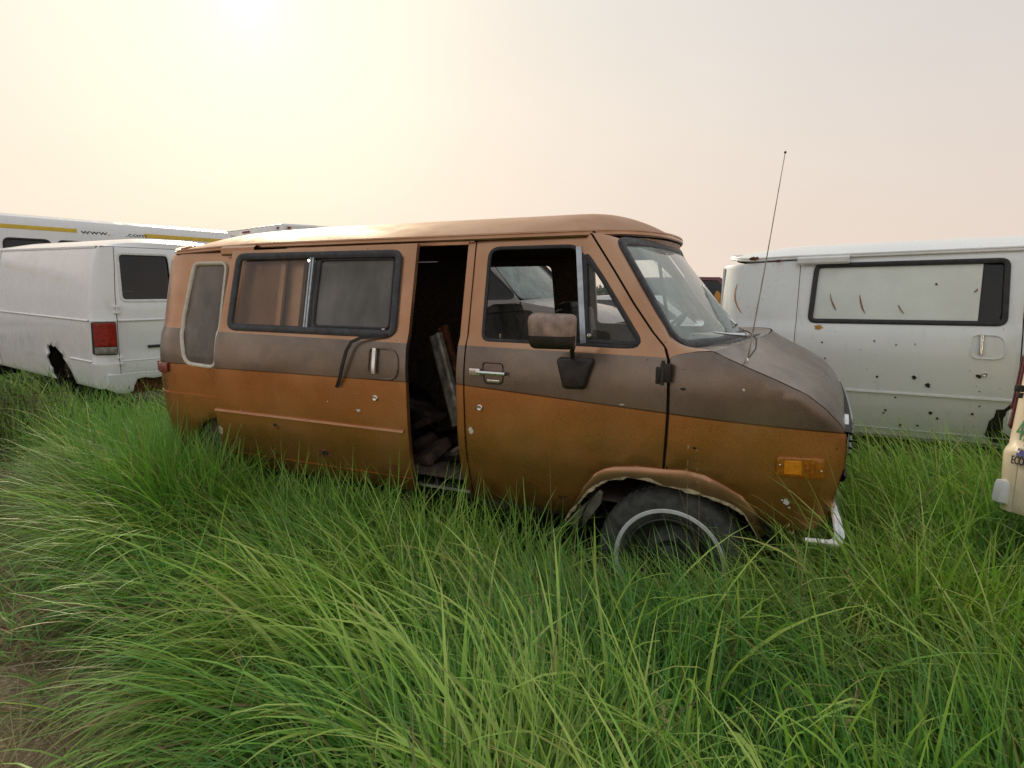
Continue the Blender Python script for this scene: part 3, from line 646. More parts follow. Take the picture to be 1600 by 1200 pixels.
        an = am.build('antenna_mount', MT['chrome'], root, O)
        MB().tube([ab + np.array([0, 0, .04]), ab * .5 + tip * .5 + np.array([0, 0, .0]), tip], [.0035, .0026, .0016], 6).build('antenna_mast', MT['steel'], an, O)
        MB().lathe([(.001, -.005), (.005, -.003), (.005, .003), (.001, .005)], tip, 2, 8).build('antenna_tip', MT['dark'], an, O)
        cb = [ab + np.array([.002, 0, .05]), at(1181, 545, .2), at(1182, 530, .3), at(1172, 520, .4), at(1160, 515, .5)]
        MB().tube(cb, .003, 6).build('antenna_cable', MT['rubber'], an, O)
    # --- far side with its windows
    hs = []
    fsw = [(x, z) for x, z in WIN_D]
    mid = rnd([(-1.95, 1.69, .05), (-1.27, 1.69, .05), (-1.265, 1.25, .05), (-1.95, 1.25, .05)])
    hol = [WIN_D] + ([mid] if farwin else [])
    fo_ = [(-2.29, 1.75)] + [(x - .006, z) for x, z in HINGE] + [ARCH_O[i] for i in (6, 5, 4, 3, 2, 1, 0)] + [(-.50, .41), (-2.29, .415)]
    fsd = panel('far_side_panel', fo_, hol, FS, P['side'], thick=.02, res=.09, **K)
    panel('wall_lining', [(xr + .3, .5), (-.30, .5), (-.14, 1.2), (-.36, 1.55), (-.5, 1.735), (xr + .3, 1.735)], [inset(h, -.02) for h in ([WIN_D] if 0 else [])] + ([inset(mid, .0)] if farwin else []) + [inset([p for p in WIN_D], .0)], lambda x, z, d=0: FS(x, z, d + .035) if x < 9 else None, MT['felt'], res=.12, thick=.01, **K)
    panel('vent_glass', VENT, [], lambda x, z, d=0: FS(x, z, d + .004), MT['clear'], fsd, O, thick=.004)
    MB().sweep([FS(va[0] + (vb[0] - va[0]) * t, va[2] + (vb[2] - va[2]) * t, .004) for t in np.linspace(0, 1, 8)], [(-.012, 0), (-.01, .012), (.01, .012), (.012, 0)], (0, 1, .15), False).build('window_divider', MT['dark'], fsd, O)
    if farwin: panel('window_pane', mid, [], lambda x, z, d=0: FS(x, z, d + .01), MT['clear'], fsd, O, thick=.004)
    # --- inside
    MB().grid([[(x, y, .50) for y in (.10, 1.0, 1.90)] for x in (xr + .1, -1.4, -.5, .3)]).build('floor', MT['felt'], root, O)
    MB().grid([[(xr + .12, y, z) for y in (.3, 1.0, 1.7)] for z in (.5, 1.74)]).build('rear_lining', MT['felt'], root, O)
    panel('quarter_lining', [(xr + .35, .5), (qx + .09, .5), (qx + .09, 1.73), (xr + .35, 1.73)], [inset(qw, -.02)] if qwin else [], lambda x, z, d=0: NS(x, z, d + .06), MT['felt'], res=.15, thick=.01, **K)
    panel('door_lining', [(-.98, .45), (-.5, .45), (-.48, .7), (-.06, .78), (-.05, 1.2), (-.98, 1.2)], [], lambda x, z, d=0: NS(x, z, d + .05), MT['felt'], res=.15, thick=.01, **K)
    MB().box((-.33, 1.0, .74), (.75, .62, .5), bev=.08).build('engine_cover', MT['felt'], root, O)
    ds = MB(); ds.grid([[(x, y, z) for x, z in ((-.16, .95), (-.20, 1.10), (-.17, 1.19), (-.08, 1.225), (.05, 1.235), (.12 + .14 * (1 - ((y - 1) / .8) ** 2), 1.238))] for y in np.linspace(.2, 1.8, 9)])
    dsh = ds.build('dashboard', MT['dash'], root, O)
    if full:
        for c, d, a in (((-.02, .55, 1.245), (.20, .26, .01), .3), ((.08, .85, 1.25), (.22, .18, .012), -.4), ((.02, 1.15, 1.245), (.16, .2, .01), .8)):
            MB().box(c, d, mathutils.Matrix.Rotation(a, 3, 'Z')).build('loose_paper', MT['panel'], dsh, O)
        def seat(cx, cy):
            st = MB(); st.box((cx, cy, .88), (.48, .5, .16), bev=.05)
            rt_ = mathutils.Matrix.Rotation(-.16, 3, 'Y')
            st.box((cx - .30, cy, 1.14), (.15, .48, .50), rt_, bev=.05)
            st.box((cx - .345, cy, 1.345), (.11, .34, .17), rt_, bev=.045)
            st.box((cx, cy, .65), (.36, .36, .30), bev=.02)
            return st.build('seat', MT['seat'], root, O, 50)
        seat(-.68, .52); seat(-.62, 1.48)
        sw = MB(); c = np.array([-.33, 1.48, 1.20]); ax = np.array([-.75, 0, .66]); u = np.array([0, 1., 0]); w = np.cross(ax, u)
        sw.tube([c + .20 * (math.cos(a) * u + math.sin(a) * w) for a in np.linspace(0, 2 * math.pi, 29)[:-1]], .012, 8, True)
        for a in (.3, 2.84, 4.71): sw.tube([c - ax * .03, c + .20 * (math.cos(a) * u + math.sin(a) * w)], .011, 6)
        sw.tube([c - ax * .02, c - ax * .30], .025, 10)
        sw.build('steering_wheel', MT['dash'], root, O)
    # chassis
    ch = MB(); ch.box((-1.5, .62, .36), (3.6, .10, .14)); ch.box((-1.5, 1.38, .36), (3.6, .10, .14)); ch.box((.03, 1.0, .27), (.10, 1.5, .08)); ch.box((-2.76, 1.0, .27), (.10, 1.5, .10))
    ch.build('chassis', MT['dark'], root, O)
    return dict(NS=NS, DS=DS, sd=sd, root=root)
def wheel_parts(root, O, c, side, ww):
    s = side; r = .345
    prof = [(.205, .09), (.225, .105), (.27, .112), (.315, .10), (.335, .075), (r, .05), (r, -.05), (.335, -.075), (.315, -.1), (.27, -.1), (.2, -.09)]
    t = MB().lathe([(a, s * b) for a, b in prof], c, 1, 48)
    ty = t.build('wheel', MT['tyre'], root, O, 40)
    tg = MB()
    for k in range(60):
        a = 2 * math.pi * k / 60; e = np.array([math.cos(a), 0, math.sin(a)]); f = np.array([-math.sin(a), 0, math.cos(a)])
        for y0, y1 in ((-.048, -.020), (-.015, .015), (.020, .048)):
            P = [np.array(c) + e * rr + f * ff + np.array([0, yy, 0]) for rr in (r - .004, r + .003) for ff in (-.012, .012) for yy in (y0, y1)]
            tg.add(P, [(4, 5, 7, 6), (0, 1, 5, 4), (2, 3, 7, 6), (0, 2, 6, 4), (1, 3, 7, 5)])
    tr_ = tg.build('tread', MT['tyre'], ty, O, 0)
    if ww: MB().lathe([(.236, s * .107), (.239, s * .1145), (.253, s * .1160), (.257, s * .112)], c, 1, 56).build('whitewall', MT['wwall'], ty, O)
    rm = MB().lathe([(.206, s * .095), (.2, s * .1), (.19, s * .085), (.183, s * .03), (.15, s * .02), (.11, s * .045), (.085, s * .05), (.07, s * .035), (.068, s * .075), (.045, s * .085), (0.001, s * .085)], c, 1, 40)
    for k in range(5):
        a = k * 2 * math.pi / 5; rm.lathe([(.012, s * .04), (.012, s * .07), (.001, s * .072)], (c[0] + .095 * math.cos(a), c[1], c[2] + .095 * math.sin(a)), 1, 6)
    rm.build('rim', MT['rim'], ty, O)

van = empty('brown_van', O1)
tag(van, 'abandoned copper and brown van with its sliding door half open, nearest vehicle in the grass', 'van')
GAP = -.31
BV = chevy(van, O1, dict(side=MT['paint'], roof=MT['rooftan'], gutter=MT['tan'], dish=MT['brown'], trim=MT['tan'], fender=MT['fender'], lip=MT['tan'], pillar=MT['tan'], hood=MT['brown'], cowl=MT['brown']), XR, (GAP, -.07), -2.29)  # tan trim also carries the moulding's highlight in its colour

XB = lambda x, z, d=0.: BV['DS'](x - GAP, z, d)
def blob0(name, c, r, fm, mat, parent, O, d=-.002, jag=.25, squash=1.):
    k = 16; P = [fm(c[0], c[1], d)] + [fm(c[0] + r * (1 + rng.uniform(-jag, jag)) * math.cos(a), c[1] + r * squash * (1 + rng.uniform(-jag, jag)) * math.sin(a), d) for a in np.linspace(0, 2 * math.pi, k + 1)[:-1]]
    return obj(name, P, [(0, i + 1, (i + 1) % k + 1) for i in range(k)], mat, parent, O, 0)
for u, v, r, q, mt in ((508, 708, .050, .5, 'rust'), (509, 708, .022, .7, 'dark'), (614, 730, .028, .5, 'rust'), (430, 664, .010, 1, 'dark'), (434, 668, .012, 1, 'rust'), (560, 641, .014, .5, 'cream'), (386, 646, .02, .4, 'rust'), (346, 672, .018, 1.6, 'primer'), (512, 627, .004, 1, 'cream'), (376, 641, .004, 1, 'cream'), (430, 712, .025, .5, 'rust'), (357, 700, .016, 1.4, 'rust')):
    p = on(u, v, -.07); blob0('rust_spot', (p[0], p[2]), r, XB, MT[mt], BV['sd'], O1, d=-.002 if mt != 'dark' else -.004, jag=.4, squash=q)
for u, v, r, q, mt in ((1228, 784, .012, 1.2, 'wtrim'), (1222, 781, .005, 1, 'wtrim'), (1233, 793, .004, 1, 'wtrim'), (1085, 700, .008, .6, 'dark'), (1067, 608, .014, .4, 'dark'), (1162, 609, .006, .8, 'wtrim'), (972, 632, .012, .3, 'cream'), (880, 778, .03, .6, 'rust'), (736, 672, .012, 1.6, 'cream')):
    p = on(u, v); blob0('paint_chip', (p[0], p[2]), r, BV['NS'], MT[mt], van, O1, d=-.0025, jag=.45, squash=q)
def channel(name, a, b, w, t, mat, label, cat, hole=True):  # a pressed-metal rail from a to b
    a, b = np.array(a, float), np.array(b, float); ax = b - a; L = np.linalg.norm(ax); ax /= L; n = np.array([-.25, -1, .1]); n -= ax * (n @ ax); n /= np.linalg.norm(n); q = np.cross(ax, n)
    m = MB().grid([[a + ax * L * k + q * x + n * y for x, y in ((-w, -t), (-w, t * .4), (-w * .7, t), (-w * .2, t), (-w * .1, t * .3), (w * .1, t * .3), (w * .2, t), (w * .75, t), (w, t * .4), (w, -t))] for k in np.linspace(0, 1, 9)])
    for k in (.12, .3, .52, .68, .82, .93): m.add([a + ax * L * k + q * w * .45 + n * (t + .002) + .007 * (math.cos(i) * q + math.sin(i) * ax) for i in np.linspace(0, 6.283, 9)[:-1]], [tuple(range(8))])
    o = m.build(name, mat, None, tuple(a), 40); o.location = tuple(a); return tag(o, label, cat)
channel('metal_rail', at(716, 664, .30), at(680, 524, .42), .042, .018, MT['steel'], 'grimy grey metal rail leaning in the open door of the brown van', 'rail')
channel('rusty_bracket', at(716, 615, .42), at(690, 512, .55), .040, .016, MT['rust'], 'rusty brown bracket behind the grey rail inside the brown van', 'bracket')
fo_m = MB(); fo_m.grid([[at(700 + 30 * a, 713 - 12 * math.sin(a * 2.2) - 5 * b, .30 + .10 * b) for b in (0, .5, 1)] for a in np.linspace(0, 1, 8)])
tag(fo_m.build('foam_scrap', MT['primer'], None, (0, 0, 0), 60), 'yellowed foam scrap on the sill inside the open van door', 'foam')
rub = MB()
for k in range(26):
    rub.box((rng.uniform(-2.0, -1.1), rng.uniform(.3, 1.5), .52 + abs(rng.normal(0, .06))), rng.uniform(.06, .36, 3) * np.array([1.2, 1.2, .2]), mathutils.Euler(rng.uniform(-.5, .5, 3)).to_matrix(), .02)
tag(rub.build('scrap_heap', MT['scrap'], None, (-1.5, 1.0, .5), 40), 'heap of dark scrap and torn carpet on the brown van floor', 'scrap', kind='stuff').location = (-1.5, 1.0, .5)

# ------------------------------------------------------------------ the white van of the same make, parked beyond the nose
def place(O, t, h, dz=0., pitch=0.):
    c, s = math.cos(h), math.sin(h)
    return (O[0] * c - O[1] * s + t[0], O[0] * s + O[1] * c + t[1], dz + O[0] * pitch)
def lray(u, v, t, h, dz=0.):                          # the ray of a pixel in a thing's own frame
    c, s = math.cos(-h), math.sin(-h); o = CAM - np.array([t[0], t[1], dz]); d = ray(u, v)
    f = lambda q: np.array([q[0] * c - q[1] * s, q[0] * s + q[1] * c, q[2]])
    return f(o), f(d)
O2 = np.array([-1.4, 1.0, 0.]); T2 = (2.832, 2.252); H2 = -.1443; Z2 = .0
wv = empty('white_van', place(O2, T2, H2, .024, .0167), H2); wv.rotation_euler[1] = -.0167
tag(wv, 'chalky white van with boarded side window and small rust holes, behind the brown nose', 'van')
XR2 = -3.08
WV = chevy(wv, O2, dict(side=MT['white'], roof=MT['white'], gutter=MT['wtrim'], dish=MT['white'], trim=MT['wtrim'], fender=MT['white'], lip=MT['white'], pillar=MT['white'], hood=MT['white'], cowl=MT['white'], crown=.135), XR2, (0., 0.), -2.405, qwin=False, full=False, farwin=False)
def onw(u, v, off=0.):
    o, d = lray(u, v, T2, H2, .0); y = .05
    for _ in range(14):
        p = o + d * ((y - o[1]) / d[1]); y = Sd(p[0], p[2] - .024 - .0167 * p[0], XR2) + off
    return p[0], p[2] - .024 - .0167 * p[0]
def decal(name, pts, w, fm, mat, parent, O, d=-.002):  # a narrow stain along a line of the surface
    pts = np.array(pts, float); n = len(pts); L = []; Rr = []
    for i, p in enumerate(pts):
        t = pts[min(i + 1, n - 1)] - pts[max(i - 1, 0)]; t /= np.linalg.norm(t); k = np.array([-t[1], t[0]]) * w * (math.sin(math.pi * (i + .6) / (n + .2))) * rng.uniform(.7, 1.2)
        L.append(fm(*(p + k), d)); Rr.append(fm(*(p - k), d))
    return MB().grid([L, Rr]).build(name, mat, parent, O, 0)
def blob(name, c, r, fm, mat, parent, O, d=-.002, jag=.25, squash=1.):
    k = 14; P = [fm(c[0], c[1], d)] + [fm(c[0] + r * (1 + rng.uniform(-jag, jag)) * math.cos(a), c[1] + r * squash * (1 + rng.uniform(-jag, jag)) * math.sin(a), d) for a in np.linspace(0, 2 * math.pi, k + 1)[:-1]]
    return obj(name, P, [(0, i + 1, (i + 1) % k + 1) for i in range(k)], mat, parent, O, 0)
NSw = WV['NS']
for pts, w in (([(1157, 444), (1153.5, 455), (1153, 468), (1157, 480), (1163, 489)], .008),):
    decal('rust_streak', [onw(*p) for p in pts], w, NSw, MT['rusty'], wv, O2)
blob('rust_patch', onw(1125, 469), .035, NSw, MT['rusty'], wv, O2, jag=.12, squash=2.4)
for pts in ([(1303, 459), (1304, 468), (1308, 478), (1311, 485)], [(1349, 461), (1350.5, 472), (1353, 482), (1357, 490)], [(1409.5, 477), (1413, 484), (1418, 490)], [(1529, 457), (1533, 454), (1535, 451)]):
    decal('scratch', [onw(*p) for p in pts], .005, lambda x, z, d: NSw(x, z, d + .008), MT['brownr'], WV['sd'], O2)
blob('rust_stain', onw(1283, 511), .028, NSw, MT['rusty'], wv, O2, squash=.6, jag=.35, d=-.003)
for u, v, r in ((1432, 590, .022), (1453, 602, .025), (1374, 589, .014), (1533.5, 588, .024), (1457, 645, .018), (1467, 654, .013), (1386, 641, .014), (1522, 647, .012), (1383, 645, .010), (1409, 664, .014), (1319, 644, .016), (1328, 647, .010), (1436, 665, .012), (1470, 444, .012), (1402, 621, .010), (1534, 612, .008), (1289, 535, .011), (1371, 533, .010), (1405, 539, .009), (1435, 538, .008), (1293, 560, .010), (1312, 601, .010), (1534, 635, .010)):
    blob('rust_hole', onw(u, v), r * .62, (lambda x, z, d: NSw(x, z, d - .004)) if v > 450 else (lambda x, z, d: NSw(x, z, d + .006)), MT['dark'], wv, O2, jag=.35)
for u, v, r in ((1182, 404, .02), (1223, 408, .022), (1186, 404, .03)):
    x, z = onw(u, v, -.02); blob('gutter_rust', (x, z), r, lambda x, z, d: (x, NSw(x, 1.74)[1] - .030, z), MT['rust'], wv, O2, jag=.4, squash=.5)
# front wing rusted away behind the sliding door
rp = [onw(*p) for p in ((1588, 628), (1580, 634), (1572, 640), (1560, 640), (1556, 652), (1548, 658), (1545, 668), (1540, 680), (1550, 690), (1590, 700))]
pl = np.array(rp); obj('rusted_out_panel', [NSw(x, z, -.004) for x, z in pl], [tuple(range(len(pl)))], MT['dark'], wv, O2, 0)

# ------------------------------------------------------------------ newer, smoother vans
def econoline(name, loc, h, P, L=5.2, tex=None, rz_pitch=0.):
    root = empty(name, loc, h); root.rotation_euler[1] = rz_pitch
    xr, xf, hw = -2.55, 2.65, 1.0
    IZ = np.array([(.30, .07), (.5, .03), (.70, .004), (.72, .0), (.745, .016), (.78, .014), (1.14, .010), (1.165, .004), (1.185, .016), (1.40, .035), (1.75, .11), (1.93, .165), (2.0, .20)])
    def ins(x, z):
        y = float(np.interp(z, IZ[:, 0], IZ[:, 1]))
        if x > 1.6: y += .16 * ((x - 1.6) / 1.05) ** 2
        d = xr + .15 - x
        if d > 0: y += .15 - math.sqrt(max(.0225 - d * d, 0))
        return y
    def side(s):
        return lambda x, z, d=0.: (x, s * (hw - ins(x, z) - d), z)
    RIZ = np.array([(.30, .05), (.5, .02), (.70, .0), (.745, .014), (1.14, .012), (1.165, .004), (1.185, .014), (1.4, .03), (1.75, .075), (1.93, .11), (2.0, .13)])
    def rear(y, z, d=0.): return (xr + float(np.interp(z, RIZ[:, 0], RIZ[:, 1])) + .012 * y * y + d, y, z)
    def wrap(y): q = min(1., max(0., (abs(y) - .774) / .222)); return .15 * (1 - math.sqrt(1 - q * q))
    K = dict(parent=root, O=(0, 0, 0))
    ar = lambda cx: [(cx + .40 * math.cos(a), .34 + .44 * math.sin(a)) for a in np.linspace(math.pi - .25, .25, 14)]
    arr = [(-1.90, .47), (-1.86, .66), (-1.79, .75), (-1.66, .785), (-1.53, .80), (-1.40, .815), (-1.22, .82), (-1.10, .80), (-1.03, .76), (-1.0, .60), (-.99, .47)]
    arr = [(-1.86, .45), (-1.80, .57), (-1.70, .68), (-1.60, .75), (-1.50, .79), (-1.40, .835), (-1.35, .82), (-1.27, .86), (-1.24, .83), (-1.18, .845), (-1.16, .79), (-1.19, .74), (-1.14, .68), (-1.17, .60), (-1.22, .56), (-1.20, .50), (-1.26, .45)] if P.get('torn') else [(-1.86, .45), (-1.82, .60), (-1.72, .72), (-1.57, .79), (-1.40, .80), (-1.24, .76), (-1.12, .64), (-1.07, .45)]
    for s in (1, -1):
        f = side(s)
        sp = panel('side_panel', [(xr + .15, .45)] + arr + [(.52, .45), (.52, 1.945), (xr + .15, 1.93)], [], f, P['body'], res=.10, bev=.005, **K)
        dw = rnd([(.64, 1.86, .05), (1.02, 1.86, .06), (1.60, 1.40, .06), (.64, 1.38, .05)])
        dr = panel('front_door', [(.53, .45), (1.36, .45), (1.40, .70), (1.55, .78), (1.62, 1.36), (1.06, 1.94), (.53, 1.945)], [dw], f, P['body'], res=.10, bev=.005, **K)
        gasket('window_frame', dw, f, MT['rubber'], dr, (0, 0, 0), .012, .006, N=(0, s, .2))
        panel('window_pane', dw, [], lambda x, z, d=0, f=f: f(x, z, d + .01), MT['tint'], dr, (0, 0, 0), thick=.004, res=.2)
        panel('front_fender', [(1.41, .60), (1.37, .45)] + [(1.46, .62), (1.56, .76), (1.72, .80), (1.90, .80), (2.04, .74), (2.12, .60), (2.14, .45)] + [(2.62, .45), (2.64, .9), (2.60, 1.10), (2.2, 1.26), (1.64, 1.36), (1.565, .79)], [], f, P['body'], res=.10, bev=.005, **K)
        # rounded rear corner carries the tail lamp
        rows = []
        zz = [.45, .5, .6, .70, .72, .745, .80, .95, 1.14, 1.165, 1.185, 1.3, 1.4, 1.6, 1.75, 1.85, 1.93]
        for k in np.linspace(0, 1, 8):
            row = []
            for z in zz:
                a = np.array(f(xr + .152, z)); b = np.array(rear(s * .80, z)); b[1] = s * (.009 + float(np.interp(z, [.58, 1.0, 1.4, 1.93], [.765, .765, .755, .70]))); b[0] = rear(b[1], z)[0]
                an = k * math.pi / 2; q = np.array([a[0] + (b[0] - a[0]) * (1 - math.cos(an)) ** 1.0, a[1] + (b[1] - a[1]) * 0, z])
                q[0] = a[0] + (b[0] - a[0]) * math.sin(an); q[1] = a[1] + (b[1] - a[1]) * (1 - math.cos(an)); row.append(q)
            rows.append(row)
        cp = MB().grid(rows).build('rear_corner', P['body'], root, (0, 0, 0), 40)
        LY = P.get('lampy', .985)
        lm = panel('tail_lamp', rnd([(s * .785, 1.155, .02), (s * LY, 1.155, .02), (s * LY, .81, .02), (s * .785, .81, .02)]), [], lambda y, z, d=0: (rear(y, z, 0)[0] - .020 + d + wrap(y), y, z), P.get('lamp', MT['dark']), thick=.05, bev=.01, res=.03, **K)
        for y0, y1, z0, z1, mt in ((.795, LY - .007, .90, 1.145, 'red' if LY > .95 else 'redk'), (.795, LY - .007, .82, .893, 'bone')):
            panel('lens', rnd([(s * y0, z1, .01), (s * y1, z1, .01), (s * y1, z0, .01), (s * y0, z0, .01)]), [], lambda y, z, d=0: (rear(y, z, 0)[0] - .027 + d + wrap(y), y, z), MT[mt], lm, (0, 0, 0), thick=.01, bev=.004, res=.05)
        a, b = (.008, .765)
        w = rnd([(s * .68, 1.865, .06), (s * .13, 1.87, .06), (s * .13, 1.37, .06), (s * .70, 1.37, .06)])
        ro = [(s * a, .60), (s * a, 1.93), (s * .70, 1.93), (s * .755, 1.4), (s * b, 1.0), (s * b, .58)]
        rd = panel('rear_door', ro, [w], rear, P['body'], res=.10, bev=.005, **K)
        gasket('window_frame', w, rear, P['wframe'], rd, (0, 0, 0), .016, .008, N=(-1, 0, .15))
        panel('window_pane', inset(w, .006), [], lambda y, z, d=0: rear(y, z, d + .012), MT['tint'], rd, (0, 0, 0), thick=.004, res=.2)
        for z in (1.28, .745):
            hh = MB(); 
            for dz in (-.03, .03): hh.box(rear(s * .765, z + dz, -.012), (.03, .05, .018), bev=.003)
            hh.tube([rear(s * .765, z - .045, -.02), rear(s * .765, z + .045, -.02)], .008, 8); hh.build('door_hinge', P['body'], rd, (0, 0, 0))
        if s == 1: MB().box(rear(.34, .875, -.008), (.018, .26, .03), bev=.004).build('door_handle', MT['black'], rd, (0, 0, 0))
    # roof
    def rp(x, t):
        xx = xr + .12 + .08 * t * t + x * (1.10 - (xr + .12)) - .12 * x * abs(t) ** 3
        e = min(1, (xx - xr - .1) / .35); e = 1 - (1 - e) ** 2
        return (xx, t * .835, 1.925 + .125 * (1 - abs(t) ** 3) * (.45 + .55 * e) * (1 - .25 * max(0, x - .8) / .2))
    rf = MB().grid([[rp(x, t) for t in np.linspace(-1, 1, 21)] for x in np.linspace(0, 1, 26)]).build('roof', P['body'], root, (0, 0, 0), 60)
    for s in (1, -1): MB().sweep([np.array(rp(x, s)) for x in np.linspace(0, 1, 20)], [(-.012, -.012), (-.01, .012), (.008, .014), (.014, -.012)], (0, s, .2), False).build('rain_gutter', P['body'], rf, (0, 0, 0))
    for (x0, zt) in ((0, 1.928),):
        MB().grid([[rp(0, t) for t in np.linspace(-1, 1, 21)], [np.array(rear(t * .835, 1.935, .0)) for t in np.linspace(-1, 1, 21)]]).build('rear_header', P['body'], root, (0, 0, 0), 60)
    MB().grid([[np.array(rp(1, t)) for t in np.linspace(-1, 1, 15)], [(1.10 + .015 + .12 * (1 - (t * .8 / .85) ** 2) - .12, t * .80, 1.925) for t in np.linspace(-1, 1, 15)]]).build('windshield_header', P['body'], root, (0, 0, 0), 60)
    for z in (1.165, .735):
        for s in (1, -1):
            f = side(s); xs_ = np.linspace(xr + .15, .52, 24) if z > 1 else np.linspace(xr + .15, -1.84, 8)
            MB().sweep([f(x, z) for x in xs_], [(-.014, -.004), (-.004, .009), (.004, .009), (.014, -.004)], (0, s, 0), False).build('body_crease', P['body'], root, (0, 0, 0), 60)
            MB().sweep([rear(s * y, z) for y in np.linspace(.02, .76, 8)], [(-.014, -.004), (-.004, .009), (.004, .009), (.014, -.004)], (-1, 0, 0), False).build('body_crease', P['body'], root, (0, 0, 0), 60)
    # windscreen, hood, nose
    def ws(y, z, d=0.): t = y / .85; return (1.10 + (1.94 - z) * 1.05 + .12 * (1 - t * t) - .12 - d, y, z)
    wo = rnd([(-.74, 1.92, .06), (.74, 1.92, .06), (.86, 1.38, .08), (-.86, 1.38, .08)])
    wg = panel('windshield', wo, [], ws, MT['shield'], res=.15, thick=.005, **K); gasket('windshield_gasket', wo, ws, MT['rubber'], wg, (0, 0, 0), .02, .01, N=(.7, 0, .7))
    MB().grid([[(x + .10 * (1 - t * t), t * (hw - ins(min(x, 2.6), 1.2) - .02), z + .03 * (1 - t * t)) for t in np.linspace(-1, 1, 15)] for x, z in ((1.58, 1.37), (1.75, 1.34), (2.2, 1.265), (2.52, 1.15), (2.60, 1.07))]).build('hood', P['body'], root, (0, 0, 0), 50)
    MB().grid([[(x + .10 * (1 - t * t), t * (hw - ins(2.6, .8) - .01), z) for t in np.linspace(-1, 1, 15)] for x, z in ((2.60, 1.07), (2.64, 1.0), (2.65, .75), (2.64, .5))]).build('nose_panel', P['body'], root, (0, 0, 0), 50)
    gm_ = MB().grid([[(x + .10 * (1 - t * t), t * .5, z) for t in np.linspace(-1, 1, 9)] for x, z in ((2.655, .98), (2.66, .9), (2.665, .75))]).build('grille', MT['dark'], root)
    for s in (1, -1): MB().box((2.675, s * .66, .88), (.05, .20, .15), bev=.02).build('headlamp', MT['clear'] if 0 else MT['chrome'], root)
    MB().box((2.72, 0, .52), (.12, 1.85, .14), bev=.03).build('front_bumper', MT['chrome'], root)
    # underside, floor, wheels
    MB().box((0, 0, .50), (4.7, 1.6, .10)).build('floor', MT['dark'], root)
    MB().grid([[(x, y, z) for y, z in ((.80, .5), (.78, 1.3), (.70, 1.86), (0, 1.93), (-.70, 1.86), (-.78, 1.3), (-.80, .5))] for x in (-2.4, .5)]).build('lining', MT['felt'], root)
    for cx in (-1.47, 1.80):
        for s in (1, -1):
            ww = MB(); aa = np.linspace(-.3, math.pi + .3, 16)
            ww.grid([[(cx + .42 * math.cos(a), s * y, .36 + .46 * math.sin(a)) for a in aa] for y in (.96, .5)]); ww.build('wheel_well', MT['dark'], root)
            if not P.get('nowheel') or cx > 0: wheel_parts(root, (0, 0, 0), (cx, s * .84, .30), s, False)
    return root, side, rear
# white one left of the brown van, its tail towards us
hL = math.pi - .181
def tail_at(corner, h, s):                            # root location so that the rear corner on side s stands at the given place
    c, sn = math.cos(h), math.sin(h); lx, ly = -2.55, s * .97
    return (corner[0] - (lx * c - ly * sn), corner[1] - (lx * sn + ly * c), 0)
lv_, lside, lrear = econoline('cargo_van', tail_at((-6.33, 1.50), hL, 1), hL, dict(body=MT['white2'], wframe=MT['wtrim'], nowheel=True, torn=True), rz_pitch=-.02)
lv_.scale = (1, 1, 1.035); lv_.location[2] = .02
tag(lv_, 'pale white cargo van without rear bumper, left of the brown van', 'van')
# torn rusty tail skirt under its doors
sk = [(.90, .60), (.80, .60), (.6, .605), (.4, .60), (.2, .61), (0, .60), (-.9, .60), (-.9, .50), (-.2, .53), (.05, .54), (.30, .535), (.42, .52), (.52, .54), (.60, .53), (.635, .46), (.645, .40), (.72, .38), (.80, .39), (.90, .44)]
panel('tail_skirt', sk, [], lambda y, z, d=0: lrear(y, z, d - .004), MT['white2'], lv_, (0, 0, 0), thick=.03, res=.05)
panel('rusty_crossmember', [(.62, .55), (-.85, .55), (-.85, .36), (.62, .36)], [], lambda y, z, d=0: lrear(y, z, d + .10), MT['rust'], lv_, (0, 0, 0), thick=.05, res=.1)
# cream one at the right edge, its side towards us
hC = math.atan2(-.69, .72)
cv, cside, crear = econoline('cream_van', tail_at((1.235, .64), hC, -1), hC, dict(body=MT['creamp'], wframe=MT['rubber'], nowheel=True, lamp=MT['redk'], lampy=.93))
cv.rotation_euler[0] = -.16; cv.location[2] = -.06
tag(cv, 'cream van with green chalked number and black lettering, cut off at the right edge', 'van')
def side_text(s, x, z, size, mat, nm, parent, fm, slant=0., sx=.5):
    V, Fs = text_mesh(s, size); obj(nm, [fm(x + a * sx + slant * b, z + b, -.004 - c) for a, b, c in V], Fs, mat, parent, (0, 0, 0), 0)
fC = cside(-1)
def onc(u, v):
    o, d = lray(u, v, cv.location, hC, -.06)
    c_, s_ = math.cos(.16), math.sin(.16); rx = lambda q: np.array([q[0], q[1] * c_ - q[2] * s_, q[1] * s_ + q[2] * c_]); o, d = rx(o), rx(d); y = -.98
    p = o + d * ((y - o[1]) / d[1]); return p[0], p[2]
x, z = onc(1587, 686); side_text('42', x, z, .13, MT['green'], 'chalk_number', cv, fC)
x, z = onc(1582.5, 722); side_text('ECONOLINE', x, z - .005, .052, MT['black'], 'lettering', cv, fC)
x, z = onc(1591, 712); panel('badge', [(x, z), (x + .16, z), (x + .16, z + .035), (x, z + .035)], [], lambda x, z, d=0: fC(x, z, d - .004), MT['blue'], cv, (0, 0, 0), thick=.004, bev=.002)
x, z = onc(1594, 607); hh = MB(); hh.box(fC(x, z, -.008), (.035, .02, .03), bev=.005); hh.box(fC(x + .01, z - .03, -.006), (.018, .014, .025), bev=.004); hh.build('hinge', MT['dark'], cv, (0, 0, 0))
xs_ = np.linspace(-2.40, .5, 20); MB().sweep([fC(x, 1.02, .0) for x in xs_], [(-.004, .002), (0, .006), (.004, .002)], (0, -1, 0), False).build('body_seam', MT['dark'], cv, (0, 0, 0))
